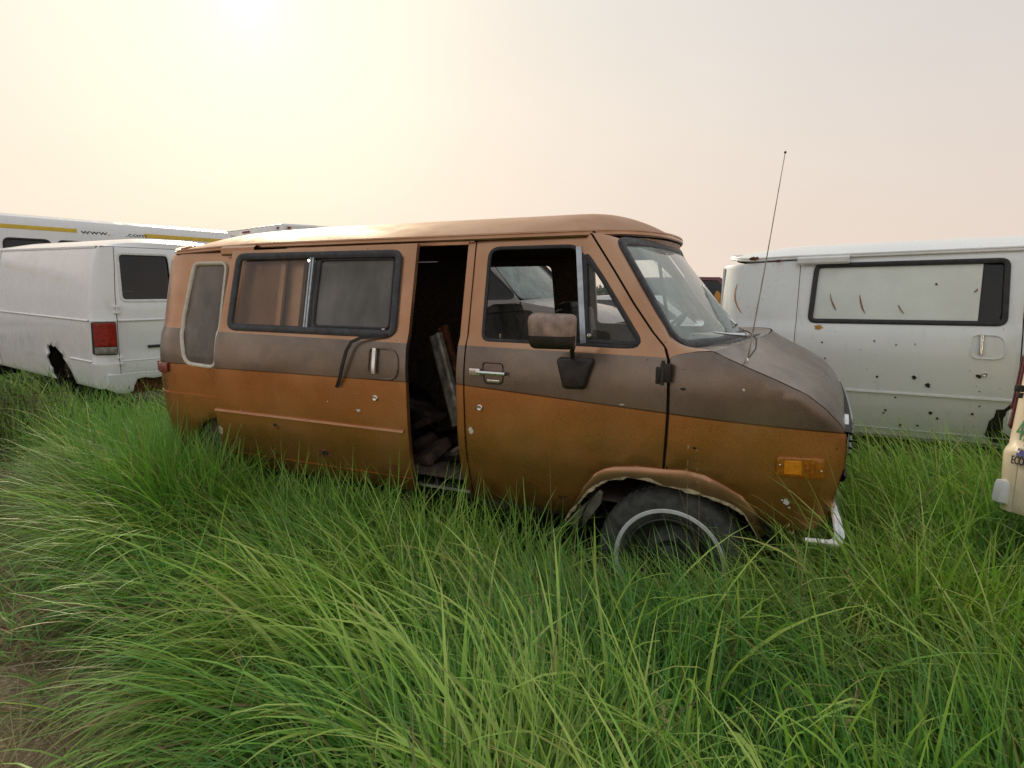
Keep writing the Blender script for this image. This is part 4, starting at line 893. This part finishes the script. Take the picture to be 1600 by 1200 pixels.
bb = MB(); bb.box((-2.56, .1, .50), (.06, 1.4, .12), bev=.02); bb.box((-2.45, -.955, .53), (.07, .06, .11), bev=.025); bb.build('rear_bumper', MT['wtrim'], cv, (0, 0, 0))
# mauve one seen through the brown van's windows
mv, mside, _ = econoline('mauve_van', (-4.35, 5.6, 0), -.05, dict(body=MT['mauve'], wframe=MT['rubber']))
tag(mv, 'dull mauve van seen through the windows of the brown van', 'van')

# ------------------------------------------------------------------ long bus and box truck far left
def box_vehicle(name, A, B, depth, ztop, zbot, mat, rad=.25):
    A = np.array(A, float); B = np.array(B, float); d = B - A; Ln = np.linalg.norm(d); h = math.atan2(d[1], d[0])
    root = empty(name, ((A[0] + B[0]) / 2, (A[1] + B[1]) / 2, 0), h)
    prof = [(0, zbot), (0.0, ztop - rad * 1.6), (.03, ztop - rad), (rad * .35, ztop - rad * .3), (rad, ztop), (depth / 2, ztop + .03), (depth - rad, ztop), (depth - rad * .35, ztop - rad * .3), (depth - .03, ztop - rad), (depth, ztop - rad * 1.6), (depth, zbot)]
    m = MB(); xs = [-Ln / 2, -Ln / 2 + .06, Ln / 2 - .06, Ln / 2]
    m.grid([[(x, y if abs(x) < Ln / 2 else depth / 2 + (y - depth / 2) * .97, z if abs(x) < Ln / 2 else zbot + (z - zbot) * .98) for y, z in prof] for x in xs])
    for e in (-1, 1): m.add([(e * Ln / 2, depth / 2 + (y - depth / 2) * .97, zbot + (z - zbot) * .98) for y, z in prof], [tuple(range(len(prof)))])
    m.build('body', mat, root, (0, 0, 0), 40)
    return root, Ln, h
A = (-15.75, -1.0); B = (-14.25, 10.4)
bus, Lb, hb = box_vehicle('bus', A, B, 2.5, 3.12, .55, MT['white2'], .22)
tag(bus, 'long white bus with a yellow stripe and web address, behind the vans on the left', 'bus')
def onb(u, v, root, h, y=0.):
    o, d = lray(u, v, root.location, h); p = o + d * ((y - o[1]) / d[1]); return p[0], p[2]
fb = lambda x, z, d=0.: (x, d, z)
def strip(name, x0, x1, z0, z1, mat, parent, d=-.006): return panel(name, [(x0, z0), (x1, z0), (x1, z1), (x0, z1)], [], lambda x, z, dd=0: fb(x, z, dd + d), mat, parent, (0, 0, 0), thick=.006, bev=.002, res=3, step=3)
zc = 2.78
x1, _ = onb(120, 355, bus, hb); x2, _ = onb(126, 357, bus, hb); x3, _ = onb(196, 365, bus, hb); x4, _ = onb(218, 366, bus, hb)
fbu = lambda x, z, d=0.: (x, d + float(np.interp(z, [2.6, 2.77, 2.9, 3.05], [0, .005, .03, .09])), z)
def bstrip(nm, a, b, z0, z1, mat): return panel(nm, [(a, z0), (b, z0), (b, z1), (a, z1)], [], lambda x, z, d=0: fbu(x, z, d - .006), mat, bus, (0, 0, 0), thick=.006, bev=.002, res=.5, step=.5)
bstrip('yellow_stripe', -Lb / 2 + .1, x1, zc + .01, zc + .10, MT['yellow']); bstrip('yellow_stripe', x4 + .12, Lb / 2 - .08, zc + .0, zc + .10, MT['yellow'])
for s_, x in (('www.', x2), ('.com', x3)):
    V, Fs = text_mesh(s_, .16); k = .62 / max(v[0] for v in V) if s_ == 'www.' else .50 / max(v[0] for v in V)
    obj('lettering', [fbu(x + a * k, zc + b * .9, -.008 - c) for a, b, c in V], Fs, MT['black'], bus, (0, 0, 0), 0)
for k in range(7):
    xa = x1 - .12 - 1.75 - (k - 2.0) * 1.95 if k < 2 else x1 - .12 - 1.75 + (k - 1) * 1.95
xw, _ = onb(5, 370, bus, hb); xw2, _ = onb(78, 372, bus, hb); pit = (xw2 - xw) * 1.17
for k in range(-3, 5):
    a = xw + k * pit; b = a + (xw2 - xw)
    if a < -Lb / 2 + .1 or b > Lb / 2 - .1: continue
    w = rnd([(a, 2.58, .12), (b, 2.58, .12), (b, 1.75, .12), (a, 1.75, .12)])
    wf = gasket('window', w, fb, MT['rubber'], bus, (0, 0, 0), .03, .012, N=(0, -1, 0)); panel('pane', w, [], lambda x, z, d=0: fb(x, z, d - .004), MT['tint'], wf, (0, 0, 0), thick=.003, res=2)
for x in (-Lb / 2 + 2.2, Lb / 2 - 1.6):
    for y in (.15, 2.35): MB().lathe([(.2, -.12), (.42, -.12), (.46, -.06), (.46, .06), (.42, .12), (.2, .12), (.001, .05)], (x, y, .44), 1, 24).build('wheel', MT['tyre'], bus)
strip('lower_rail', -Lb / 2 + .05, Lb / 2 - .05, .72, .80, MT['rubber'], bus, -.015)
TA = (-22.3, 16.9); TB = (-17.2, 15.3)
tl, Lt, ht_ = box_vehicle('box_truck', TA, TB, 2.6, 3.90, .9, MT['white2'], .05)
tag(tl, 'white box truck with red marker lamps along its top edge, farthest at the left', 'truck')
for x, n in ((-.45, 3), (2.35, 1), (-2.2, 1)):
    for k in range(n): MB().box((x + k * .22, -.02, 3.76), (.16, .04, .07), bev=.01).build('marker_lamp', MT['red'], tl)
for y in (.25, 1.1, 1.3, 1.5): MB().box((Lt / 2 + .02, y, 3.76), (.04, .14, .07), bev=.01).build('marker_lamp', MT['red'], tl)
for a, b, mt in ((-1.9, -1.3, 'wtrim'), (-.6, .0, 'wtrim'), (.4, 1.0, 'wtrim')):
    MB().sweep([(a, -.005, 3.0), (a, -.005, 3.60), (b, -.005, 3.60), (b, -.005, 3.0)], [(-.03, 0), (-.03, .02), (.03, .02), (.03, 0)], (0, -1, 0), False).build('door_frame', MT[mt], tl)
MB().box((1.9, -.02, 3.5), (.34, .05, .16), bev=.03).build('vent', MT['dark'], tl)
for a in (-2.0, -.2, 1.2): MB().box((a, -.012, 3.50), (.3, .03, .05), bev=.01).build('vent', MT['rubber'], tl)
for x in (-1.9, 1.7):
    for y in (.3, 2.3): MB().lathe([(.2, -.14), (.44, -.14), (.48, -.06), (.48, .06), (.44, .14), (.2, .14), (.001, .05)], (x, y, .46), 1, 24).build('wheel', MT['tyre'], tl)
MB().box((0, 1.3, .78), (Lt - .3, 1.2, .22)).build('chassis', MT['dark'], tl)

# ------------------------------------------------------------------ scrapped cars farther back
def car(name, loc, h, body, label, cat='car', suv=False, open_hood=False):
    root = empty(name, loc, h); tag(root, label, cat)
    k = 1.28 if suv else 1.0
    st = [(-2.25, .55, .62, .62), (-2.2, .48, .78, .70), (-1.9, .30, .90, .80), (-1.2, .26, .95, .84), (0, .24, .96, .86), (.75, .24, .95, .86), (1.3, .26, .92, .84), (1.9, .30, .86, .80), (2.15, .42, .74, .72), (2.2, .5, .66, .64)]
    P = []
    for x, z0, z1, w in st:
        z0, z1 = z0 * k, z1 * k
        P.append([(x, -w * .92, z0), (x, -w, z0 + .12), (x, -w * 1.02, (z0 + z1) / 2), (x, -w * .97, z1 - .04), (x, -w * .88, z1), (x, 0, z1 + .025), (x, w * .88, z1), (x, w * .97, z1 - .04), (x, w * 1.02, (z0 + z1) / 2), (x, w, z0 + .12), (x, w * .92, z0)])
    bd = MB().grid(P); bd.add(P[0], [tuple(range(11))]); bd.add(P[-1], [tuple(range(11))])
    bd.build('body', body, root, (0, 0, 0), 45)
    zt = 1.40 * k
    g = [(-2.1 if suv else -1.45, .95 * k, .80), (-1.95 if suv else -.95, zt - .03, .64), (-.3, zt, .66), (.25, zt - .03, .64), (.85, .95 * k, .80)]
    rows = [[(x, -w, z) for x, z, w in g], [(x, -w * .6, z + .025) for x, z, w in g], [(x, w * .6, z + .025) for x, z, w in g], [(x, w, z) for x, z, w in g]]
    MB().grid(np.array(rows)[:, 1:4]).build('roof', body, root, (0, 0, 0), 60)
    for s in (-1, 1):
        f = lambda x, z, d=0, s=s: (x, s * (.80 - (z / k - .95) * .36 - d), z)
        so = [(g[0][0], .94 * k), (g[4][0], .94 * k), (g[3][0], zt), (g[1][0], zt)]
        xa, xb = g[0][0], g[4][0]
        holes = [rnd([(xa * .72 - .05, 1.0 * k, .03), (-.22, 1.0 * k, .03), (-.22, zt - .07, .03), (g[1][0] + .06, zt - .07, .05)]), rnd([(-.14, 1.0 * k, .03), (.60, 1.0 * k, .03), (.20, zt - .08, .05), (-.14, zt - .07, .03)])]
        sp = panel('side_frame', so, holes, f, body, root, (0, 0, 0), thick=.03, res=.3)
        for hq in holes: panel('window_pane', hq, [], lambda x, z, d=0, f=f: f(x, z, d + .012), MT['tint'], sp, (0, 0, 0), thick=.004, res=.4)
    for a, b, nm in ((3, 4, 'windshield'), (1, 0, 'rear_window')):
        (xa, za, wa), (xb, zb, wb) = g[a], g[b]
        MB().grid([[(xa + (xb - xa) * t, y * (wa + (wb - wa) * t) * .96, za + (zb - za) * t) for y in (-1, -.5, 0, .5, 1)] for t in (0, .5, 1)]).build(nm, MT['clear'], root)
    for x in (-1.35, 1.4):
        for s in (-1, 1): MB().lathe([(.12, s * .02), (.18, s * .05), (.20, s * .09), (.28, s * .10), (.31, s * .07), (.31, -s * .09), (.2, -s * .1)], (x, s * .76, .30), 1, 22).build('wheel', MT['tyre'], root)
    for s in (-1, 1):
        MB().box((2.17, s * .55, .64 * k), (.08, .26, .12), bev=.02).build('headlamp', MT['chrome'], root); MB().box((-2.22, s * .55, .70 * k), (.06, .26, .12), bev=.02).build('tail_lamp', MT['red'], root)
    MB().box((2.24, 0, .46 * k), (.12, 1.55, .14), bev=.03).build('front_bumper', MT['rubber'], root); MB().box((-2.28, 0, .46 * k), (.12, 1.5, .14), bev=.03).build('rear_bumper', MT['rubber'], root)
    if open_hood: MB().grid([[(1.0 + t * .75, y, .95 + t * .75 + .03 * (1 - abs(y))) for y in (-.7, -.35, 0, .35, .7)] for t in (0, .5, 1)]).build('raised_hood', body, root, (0, 0, 0), 60)
    return root
car('wrecked_car', (-5.6, 9.2, 0), -.3, MT['white'], 'white wrecked car far behind, seen through the brown van cab windows', open_hood=True)
car('pink_car', (-7.0, 13.4, 0), .35, MT['pink'], 'faded pink car far behind, seen through the brown van cab windows')
car('pale_sedan', (-2.2, 9.0, 0), .15, MT['white2'], 'pale sedan far behind, seen through the windshield of the brown van')
car('maroon_wagon', (-1.75, 13.2, 0), .1, MT['maroon'], 'dark maroon wagon peeking out between brown windshield and white van', 'car', suv=True)

# ------------------------------------------------------------------ far hedge of trees on the horizon
fm_ = M('hazy_foliage'); fm_.p(Base_Color=fm_.mix(fm_.ramp(fm_.noise(.6, 5), .3, .7), (.05, .075, .035), (.10, .125, .06)), Roughness=.9)
n = 26000; tx = rng.uniform(-260, 160, n); ty = 190 + rng.normal(0, 6, n)
hgt = 1.9 + .6 * np.sin(tx * .11) + .6 * np.sin(tx * .37 + 1) + .8 * np.sin(tx * .9 + 2); tz = np.abs(rng.uniform(0, 1, n)) * np.maximum(hgt, 1.2)
c = np.stack([tx, ty, tz], -1); V = c[:, None, :] + rng.normal(0, .55, (n, 3, 3))
me = bpy.data.meshes.new('tree_line'); me.from_pydata(V.reshape(-1, 3).tolist(), [], np.arange(3 * n).reshape(-1, 3).tolist()); me.materials.append(fm_.m)
tag(link(bpy.data.objects.new('tree_line', me)), 'low dark line of trees along the horizon', 'trees', kind='stuff')

# ------------------------------------------------------------------ grass
def foot(cx, cy, h, x0, x1, y0, y1, X, Y):
    c, s = math.cos(-h), math.sin(-h); lx = (X - cx) * c - (Y - cy) * s; ly = (X - cx) * s + (Y - cy) * c
    return (lx > x0) & (lx < x1) & (ly > y0) & (ly < y1)
def vnoise(x, y, sc_, seed):
    r_ = np.random.default_rng(seed); G = r_.normal(0, 1, (64, 64)); x = x / sc_ + 100; y = y / sc_ + 100
    i, j = np.floor(x).astype(int), np.floor(y).astype(int); fx, fy = x - i, y - j; fx = fx * fx * (3 - 2 * fx); fy = fy * fy * (3 - 2 * fy)
    g = lambda a, b: G[a % 64, b % 64]
    return g(i, j) * (1 - fx) * (1 - fy) + g(i + 1, j) * fx * (1 - fy) + g(i, j + 1) * (1 - fx) * fy + g(i + 1, j + 1) * fx * fy
LEFT = -rt[:2]; BACK = fw[:2] / np.linalg.norm(fw[:2])
def under(X, Y):
    k = (X > -3.5) & (X < .70) & (Y > .10) & (Y < 1.9)
    k |= foot(wv.location[0], wv.location[1], H2, -1.7, 2.1, -.92, .92, X, Y)
    k |= foot(lv_.location[0], lv_.location[1], hL, -2.45, 2.6, -.9, .9, X, Y)
    k |= foot(cv.location[0], cv.location[1], hC, -2.5, 2.6, -.9, .9, X, Y)
    k |= foot(mv.location[0], mv.location[1], -.05, -2.5, 2.6, -.9, .9, X, Y)
    return k
def view(X, Y):
    dx, dy = X - CAM[0], Y - CAM[1]; D = dx * fw[0] + dy * fw[1]; L = dx * rt[0] + dy * rt[1]
    D = D / math.cos(PIT); return D, L
def tufts(n, D0, D1, marg=.25):
    D = np.sqrt(rng.uniform(D0 ** 2, D1 ** 2, n)); L = rng.uniform(-1.25, 1.25, n) * D
    X = CAM[0] + D * BACK[0] + L * rt[0]; Y = CAM[1] + D * BACK[1] + L * rt[1]
    return X, Y
def blades(X, Y, L, w, lean, bend, phi, colr, seg, tipdry):
    n = len(X); t = np.linspace(0, 1, seg + 1)[None, :]
    th = lean[:, None] + bend[:, None] * t ** 1.25
    th = np.minimum(th, 2.5)
    dl = (L / seg)[:, None]
    hx = np.concatenate([np.zeros((n, 1)), np.cumsum(np.sin((th[:, 1:] + th[:, :-1]) / 2) * dl, 1)], 1)
    hz = np.concatenate([np.zeros((n, 1)), np.cumsum(np.cos((th[:, 1:] + th[:, :-1]) / 2) * dl, 1)], 1)
    z0 = gz(X, Y) - .01
    side = rng.uniform(-.10, .10, n)[:, None] * t ** 2 * L[:, None]
    px = X[:, None] + hx * np.cos(phi)[:, None] - side * np.sin(phi)[:, None]; py = Y[:, None] + hx * np.sin(phi)[:, None] + side * np.cos(phi)[:, None]; pz = np.maximum(z0[:, None] + hz, z0[:, None] + .01)
    ps = phi + math.pi / 2 + rng.normal(0, .5, n)
    wd_ = w[:, None] * np.minimum(1, .55 + 2.5 * t) * (1 - t ** 2.2) * .5
    tilt = rng.normal(0, .35, n)[:, None]
    A = np.stack([px + np.cos(ps)[:, None] * wd_, py + np.sin(ps)[:, None] * wd_, pz + tilt * wd_], -1)
    B = np.stack([px - np.cos(ps)[:, None] * wd_, py - np.sin(ps)[:, None] * wd_, pz - tilt * wd_], -1)
    V = np.empty((n, 2 * seg + 1, 3)); V[:, 0:2 * seg:2] = A[:, :seg]; V[:, 1:2 * seg:2] = B[:, :seg]; V[:, 2 * seg] = (A[:, seg] + B[:, seg]) / 2
    Fq = []
    for i in range(seg - 1): Fq.append((2 * i, 2 * i + 1, 2 * i + 3)); Fq.append((2 * i, 2 * i + 3, 2 * i + 2))
    Fq.append((2 * seg - 2, 2 * seg - 1, 2 * seg)); Fq = np.array(Fq)
    T = (Fq[None] + (np.arange(n) * (2 * seg + 1))[:, None, None]).reshape(-1, 3)
    tt = np.concatenate([np.repeat(t[0, :seg], 2), [1.0]])
    C = np.repeat(colr[:, None, :], 2 * seg + 1, 1)
    dry = np.array([.34, .27, .10]); m = (tipdry[:, None] * np.clip((tt[None] - .45) * 2, 0, 1))[..., None]
    C = C * (1 - m) + dry * m
    return V.reshape(-1, 3), T, C.reshape(-1, 3)
GR = [np.array([.175, .375, .065]), np.array([.275, .500, .085]), np.array([.395, .590, .110]), np.array([.140, .335, .080]), np.array([.520, .610, .170])]
STRAW = np.array([.36, .28, .13])
chunks = []
def patch(nt, per, D0, D1, Lm, wm, seg, hmul=1.):
    X, Y = tufts(nt, D0, D1); 
    k = ~under(X, Y); k &= ~(gmask_path(X, Y) & (rng.uniform(0, 1, nt) < .97))
    X, Y = X[k], Y[k]; n = len(X)
    D, Lt_ = view(X, Y)
    left = np.clip((-Lt_ / np.maximum(D, .5) + .15) * 1.6, 0, 1)
    f1 = vnoise(X, Y, .85, 3); f2 = vnoise(X, Y, .35, 4); f3 = vnoise(X, Y, 1.6, 5); f4 = vnoise(X, Y, .55, 6)
    ph = math.atan2(LEFT[1], LEFT[0]) + .35 * left + f1 * (1.1 - .5 * left) + f2 * .6 + (1 - left) * (.2 * f3 - .55)
    nearpath = np.clip(1 - (Y + .394 * X + 1.98) / .9, 0, 1); edge = np.clip(1 - (Y + .394 * X + 1.98) / .25, 0, 1)
    nearvan = np.exp(-((np.clip(-Y, 0, 9)) / .35) ** 2) * (X > -3.4) * (X < .8)
    hs = hmul * (1 + .16 * f3 + .14 * f4) * (1 - .30 * edge) * np.where(X > .9, .95, 1.0) * (1 - .34 * nearvan * (X > -.6) - .16 * nearvan * (X > -.45) * (X < .5)) * np.where((X < -2.6) & (X > -3.9) & (Y > -.6), 1.2, 1.)
    rep = per; I = np.repeat(np.arange(n), rep); N = len(I)
    ra = rng.uniform(0, 2 * math.pi, N); rr = np.abs(rng.normal(0, .045 + .02 * (D1 > 5), N))
    bx = X[I] + rr * np.cos(ra); by = Y[I] + rr * np.sin(ra)
    phi = ph[I] + rng.normal(0, .55, N)
    wind = rng.uniform(0, 1, N) < .33 - .18 * left[I]; phi = np.where(wind, rng.uniform(0, 2 * math.pi, N), phi)
    L = Lm * hs[I] * rng.uniform(.55, 1.15, N); w = wm * rng.uniform(.6, 1.25, N)
    lean = np.clip(.24 + .22 * left[I] + .35 * nearpath[I] + .10 * f1[I] + rng.normal(0, .14, N), 0, 1.25); arch = rng.uniform(0, 1, N) < .48; bend = np.clip(np.where(arch, 1.95, .75) + .30 * left[I] + .25 * f2[I] + rng.normal(0, .35, N), .05, 2.6)
    q = np.clip(.42 + .22 * f1[I] + .20 * f4[I] + rng.normal(0, .27, N), 0, .999) * 3.6; qi = q.astype(int); fr = (q - qi)[:, None]
    ORD = np.array([GR[3], GR[0], GR[1], GR[2], GR[4]]); Cc = ORD[qi] * (1 - fr) + ORD[np.minimum(qi + 1, 4)] * fr
    yel = np.clip(vnoise(bx, by, .5, 9) * .5 - .25, 0, .8)[:, None]; Cc = Cc * (1 - yel) + GR[4] * yel
    dr = rng.uniform(0, 1, N); st_ = dr < (.035 + .30 * edge[I] + .10 * (f2[I] > 1.1)); Cc[st_] = STRAW * rng.uniform(.6, 1.1, (st_.sum(), 1))
    Cc = Cc * rng.choice([.6, .85, 1.0, 1.3], (N, 1)) * rng.uniform(.85, 1.15, (N, 1)); Cc = np.minimum(Cc, .62)
    tipd = np.where(rng.uniform(0, 1, N) < .10, rng.uniform(.4, 1, N), 0)
    # short withered undergrowth between the blades
    chunks.append(blades(bx, by, L, w, lean, bend, phi, Cc, seg, tipd))
patch(6200, 12, .55, 4.2, .66, .0092, 7)
patch(3000, 8, .55, 4.6, .42, .0085, 5)                # shorter filling layer
patch(7000, 9, 3.6, 9.5, .60, .013, 5)
patch(5200, 8, 9., 24., .55, .022, 4)
patch(3600, 8, 22., 60., .5, .05, 3)
# rank growth against the van's tail
n = 1300; X = rng.uniform(-4.3, -2.80, n); Y = rng.uniform(-.30, .12, n) - .25 * (X + 3.4); k = ~under(X, Y); X, Y = X[k], Y[k]; n = len(X)
cc = rng.uniform(0, 1, (n, 1)); chunks.append(blades(X, Y, rng.uniform(.40, .92, n), rng.uniform(.007, .012, n), np.abs(rng.normal(.22, .2, n)), np.abs(rng.normal(.55, .4, n)), rng.uniform(0, 6.3, n), GR[3] * (1 - cc) + GR[1] * cc * .8, 6, np.zeros(n)))
# broad leaves standing out of the sward, highlights put into their bright colour
def broad(nt, per, D0, D1):
    X, Y = tufts(nt, D0, D1); k = ~under(X, Y) & (Y + .394 * X + 2.245 > .62) & ((Y < -.45) | (X < -3.4) | (X > .8)); X, Y = X[k], Y[k]; I = np.repeat(np.arange(len(X)), per); N = len(I)
    D, Lt_ = view(X, Y); left = np.clip((-Lt_ / np.maximum(D, .5) + .15) * 1.6, 0, 1)[I]
    ph = (math.atan2(LEFT[1], LEFT[0]) + vnoise(X, Y, .6, 21) * 1.1)[I] + rng.normal(0, .6, N); cc = np.clip(vnoise(X, Y, .8, 22)[I] * .3 + rng.uniform(0, .75, N), 0, .85)[:, None]
    chunks.append(blades(X[I] + rng.normal(0, .03, N), Y[I] + rng.normal(0, .03, N), rng.uniform(.50, .84, N), rng.uniform(.011, .018, N), np.clip(rng.normal(.22 + .15 * left, .12), 0, .9), np.clip(rng.normal(1.25 + .2 * left, .5), .1, 2.3), ph, np.minimum((GR[1] * (1 - cc) + GR[4] * cc) * 1.2, .68), 8, np.where(rng.uniform(0, 1, N) < .12, .8, 0)))
broad(2000, 6, .6, 4.6); broad(1200, 5, 4.2, 9.)
# growth along the sill
n = 1500; X = rng.uniform(-3.0, -.50, n); Y = rng.uniform(-.35, .12, n); cc = rng.uniform(0, 1, (n, 1))
chunks.append(blades(X, Y, rng.uniform(.44, .78, n) * np.where(X < -2.5, 1.15, 1), rng.uniform(.007, .012, n), np.abs(rng.normal(.2, .2, n)), np.abs(rng.normal(.9, .6, n)), rng.uniform(0, 6.3, n), GR[0] * (1 - cc) + GR[2] * cc, 6, np.zeros(n)))
# thicker growth hiding the rear wheel and the foot of the cargo van
for n, (xa, xb), (ya, yb), (la, lb) in ((1500, (-3.25, -2.50), (-.42, -.02), (.52, .86)), (2600, (-8.6, -5.3), (.35, 1.45), (.35, .72))):
    X = rng.uniform(xa, xb, n); Y = rng.uniform(ya, yb, n); k = ~under(X, Y); X, Y = X[k], Y[k]; n = len(X); cc = rng.uniform(0, 1, (n, 1))
    C_ = GR[0] * (1 - cc) + GR[1] * cc; q_ = rng.uniform(0, 1, n) < .18; C_[q_] = STRAW * .7
    chunks.append(blades(X, Y, rng.uniform(la, lb, n), rng.uniform(.007, .012, n), np.abs(rng.normal(.2, .2, n)), np.abs(rng.normal(.8, .5, n)), rng.uniform(0, 6.3, n), C_, 6, np.zeros(n)))
# withered thatch lying under the blades
n = 7000; X, Y = tufts(n, .6, 5.); k = ~under(X, Y); X, Y = X[k], Y[k]; n = len(X)
chunks.append(blades(X, Y, rng.uniform(.15, .45, n), rng.uniform(.003, .007, n), rng.uniform(.3, 1.4, n), rng.uniform(0, .9, n), rng.uniform(0, 6.3, n), np.array([[.36, .30, .15]]) * rng.uniform(.35, 1.1, (n, 1)), 4, np.zeros(n)))
# long seed stalks
n = 260; X, Y = tufts(n, .9, 6.); k = ~under(X, Y) & ~gmask_path(X, Y); X, Y = X[k], Y[k]; n = len(X)
chunks.append(blades(X, Y, rng.uniform(.6, 1.0, n), np.full(n, .0032), np.abs(rng.normal(.25, .2, n)), np.abs(rng.normal(.4, .25, n)), math.atan2(LEFT[1], LEFT[0]) + rng.normal(-.3, .8, n), np.tile(np.array([[.30, .25, .12]]), (n, 1)) * rng.uniform(.7, 1.2, (n, 1)), 6, np.zeros(n)))
n = 240; X, Y = tufts(n, 1.0, 7.); k = ~under(X, Y) & ~gmask_path(X, Y); X, Y = X[k], Y[k]; n = len(X)
Ls = rng.uniform(.6, .95, n); le = np.abs(rng.normal(.25, .2, n)); ph_ = math.atan2(LEFT[1], LEFT[0]) + rng.normal(-.3, 1.0, n); cs = np.array([[.42, .33, .17]]) * rng.uniform(.7, 1.2, (n, 1))
chunks.append(blades(X, Y, Ls, np.full(n, .003), le, np.zeros(n), ph_, cs, 4, np.zeros(n)))
I = np.repeat(np.arange(n), 26); t_ = rng.uniform(.78, 1.0, len(I)); V, T, C = blades(X[I] + np.sin(le[I]) * np.cos(ph_[I]) * Ls[I] * t_, Y[I] + np.sin(le[I]) * np.sin(ph_[I]) * Ls[I] * t_, rng.uniform(.012, .035, len(I)), np.full(len(I), .0035), le[I] + rng.uniform(-.2, .6, len(I)), np.zeros(len(I)), rng.uniform(0, 6.3, len(I)), cs[I], 2, np.zeros(len(I)))
V[:, 2] += np.repeat(np.cos(le[I]) * Ls[I] * t_, 5); chunks.append((V, T, C))
# flattened straw over the trodden strip
n = 31000; X, Y = tufts(n, .9, 6.); k = (Y + .394 * X + 1.98 < .35); X, Y = X[k], Y[k]; n = len(X)
chunks.append(blades(X, Y, rng.uniform(.10, .34, n), rng.uniform(.002, .005, n), rng.uniform(1.2, 1.55, n), rng.uniform(-.1, .25, n), rng.uniform(0, 6.3, n), np.array([[.42, .33, .18]]) * rng.uniform(.3, 1.2, (n, 1)), 3, np.zeros(n)))
def build_stuff(name, chunks, mat, label, cat):
    Vs, Ts, Cs = [], [], []; o = 0
    for V, T, C in chunks: Vs.append(V); Ts.append(T + o); Cs.append(C); o += len(V)
    V = np.concatenate(Vs); T = np.concatenate(Ts); C = np.concatenate(Cs)
    me = bpy.data.meshes.new(name); me.vertices.add(len(V)); me.vertices.foreach_set('co', V.astype(np.float32).ravel())
    me.loops.add(T.size); me.loops.foreach_set('vertex_index', T.astype(np.int32).ravel())
    me.polygons.add(len(T)); me.polygons.foreach_set('loop_start', np.arange(0, T.size, 3, dtype=np.int32)); me.polygons.foreach_set('loop_total', np.full(len(T), 3, np.int32))
    me.update(); me.validate()
    ca = me.color_attributes.new('tint', 'FLOAT_COLOR', 'POINT'); ca.data.foreach_set('color', np.concatenate([C, np.ones((len(C), 1))], 1).astype(np.float32).ravel())
    me.materials.append(mat); me.polygons.foreach_set('use_smooth', np.ones(len(T), bool))
    print(name, 'triangles', len(T))
    return tag(link(bpy.data.objects.new(name, me)), label, cat, kind='stuff')
def leafy(name, trans=.27, rough=.44):
    m = M(name); vc = m.n('ShaderNodeVertexColor', layer_name='tint'); m.p(Base_Color=vc.outputs[0], Roughness=rough, Specular_IOR_Level=.4)
    tl_ = m.n('ShaderNodeBsdfTranslucent'); c = m.mix(.5, vc.outputs[0], (.30, .40, .04)); m.t.links.new(m.mix(1.0, vc.outputs[0], (1.05, 1.30, .65), 'MULTIPLY'), tl_.inputs[0])
    mx = m.n('ShaderNodeMixShader'); mx.inputs[0].default_value = trans; m.t.links.new(m.b.outputs[0], mx.inputs[1]); m.t.links.new(tl_.outputs[0], mx.inputs[2]); m.t.links.new(mx.outputs[0], m.out.inputs[0])
    return m.m
GM = leafy('grass_blade')
build_stuff('grass', chunks, GM, 'tall uncut green grass filling the yard', 'grass')
# ------------------------------------------------------------------ withered weeds by the white cargo van
chunks = []
n = 2600; X = rng.normal(-7.6, .9, n); Y = rng.normal(.55, .35, n); k = ~under(X, Y) & (Y < 1.5); X, Y = X[k], Y[k]; n = len(X)
chunks.append(blades(X, Y, rng.uniform(.25, .75, n), rng.uniform(.006, .014, n), np.abs(rng.normal(.2, .2, n)), rng.normal(.4, .4, n), rng.uniform(0, 6.3, n), np.array([[.085, .060, .032]]) * rng.uniform(.5, 1.5, (n, 1)), 4, np.zeros(n)))
n2 = 9000; i = rng.integers(0, n, n2); lx = X[i] + rng.normal(0, .09, n2); ly = Y[i] + rng.normal(0, .09, n2)
V, T, C = blades(lx, ly, rng.uniform(.03, .07, n2), rng.uniform(.008, .02, n2), rng.uniform(.2, 2.2, n2), np.zeros(n2), rng.uniform(0, 6.3, n2), np.where(rng.uniform(0, 1, (n2, 1)) < .35, np.array([[.10, .11, .03]]), np.array([[.075, .050, .028]])) * rng.uniform(.5, 1.4, (n2, 1)), 2, np.zeros(n2))
V[:, 2] += np.repeat(rng.uniform(.03, .55, n2), 5); chunks.append((V, T, C))
build_stuff('withered_weeds', chunks, GM, 'brown withered weeds along the side of the white cargo van', 'weeds')
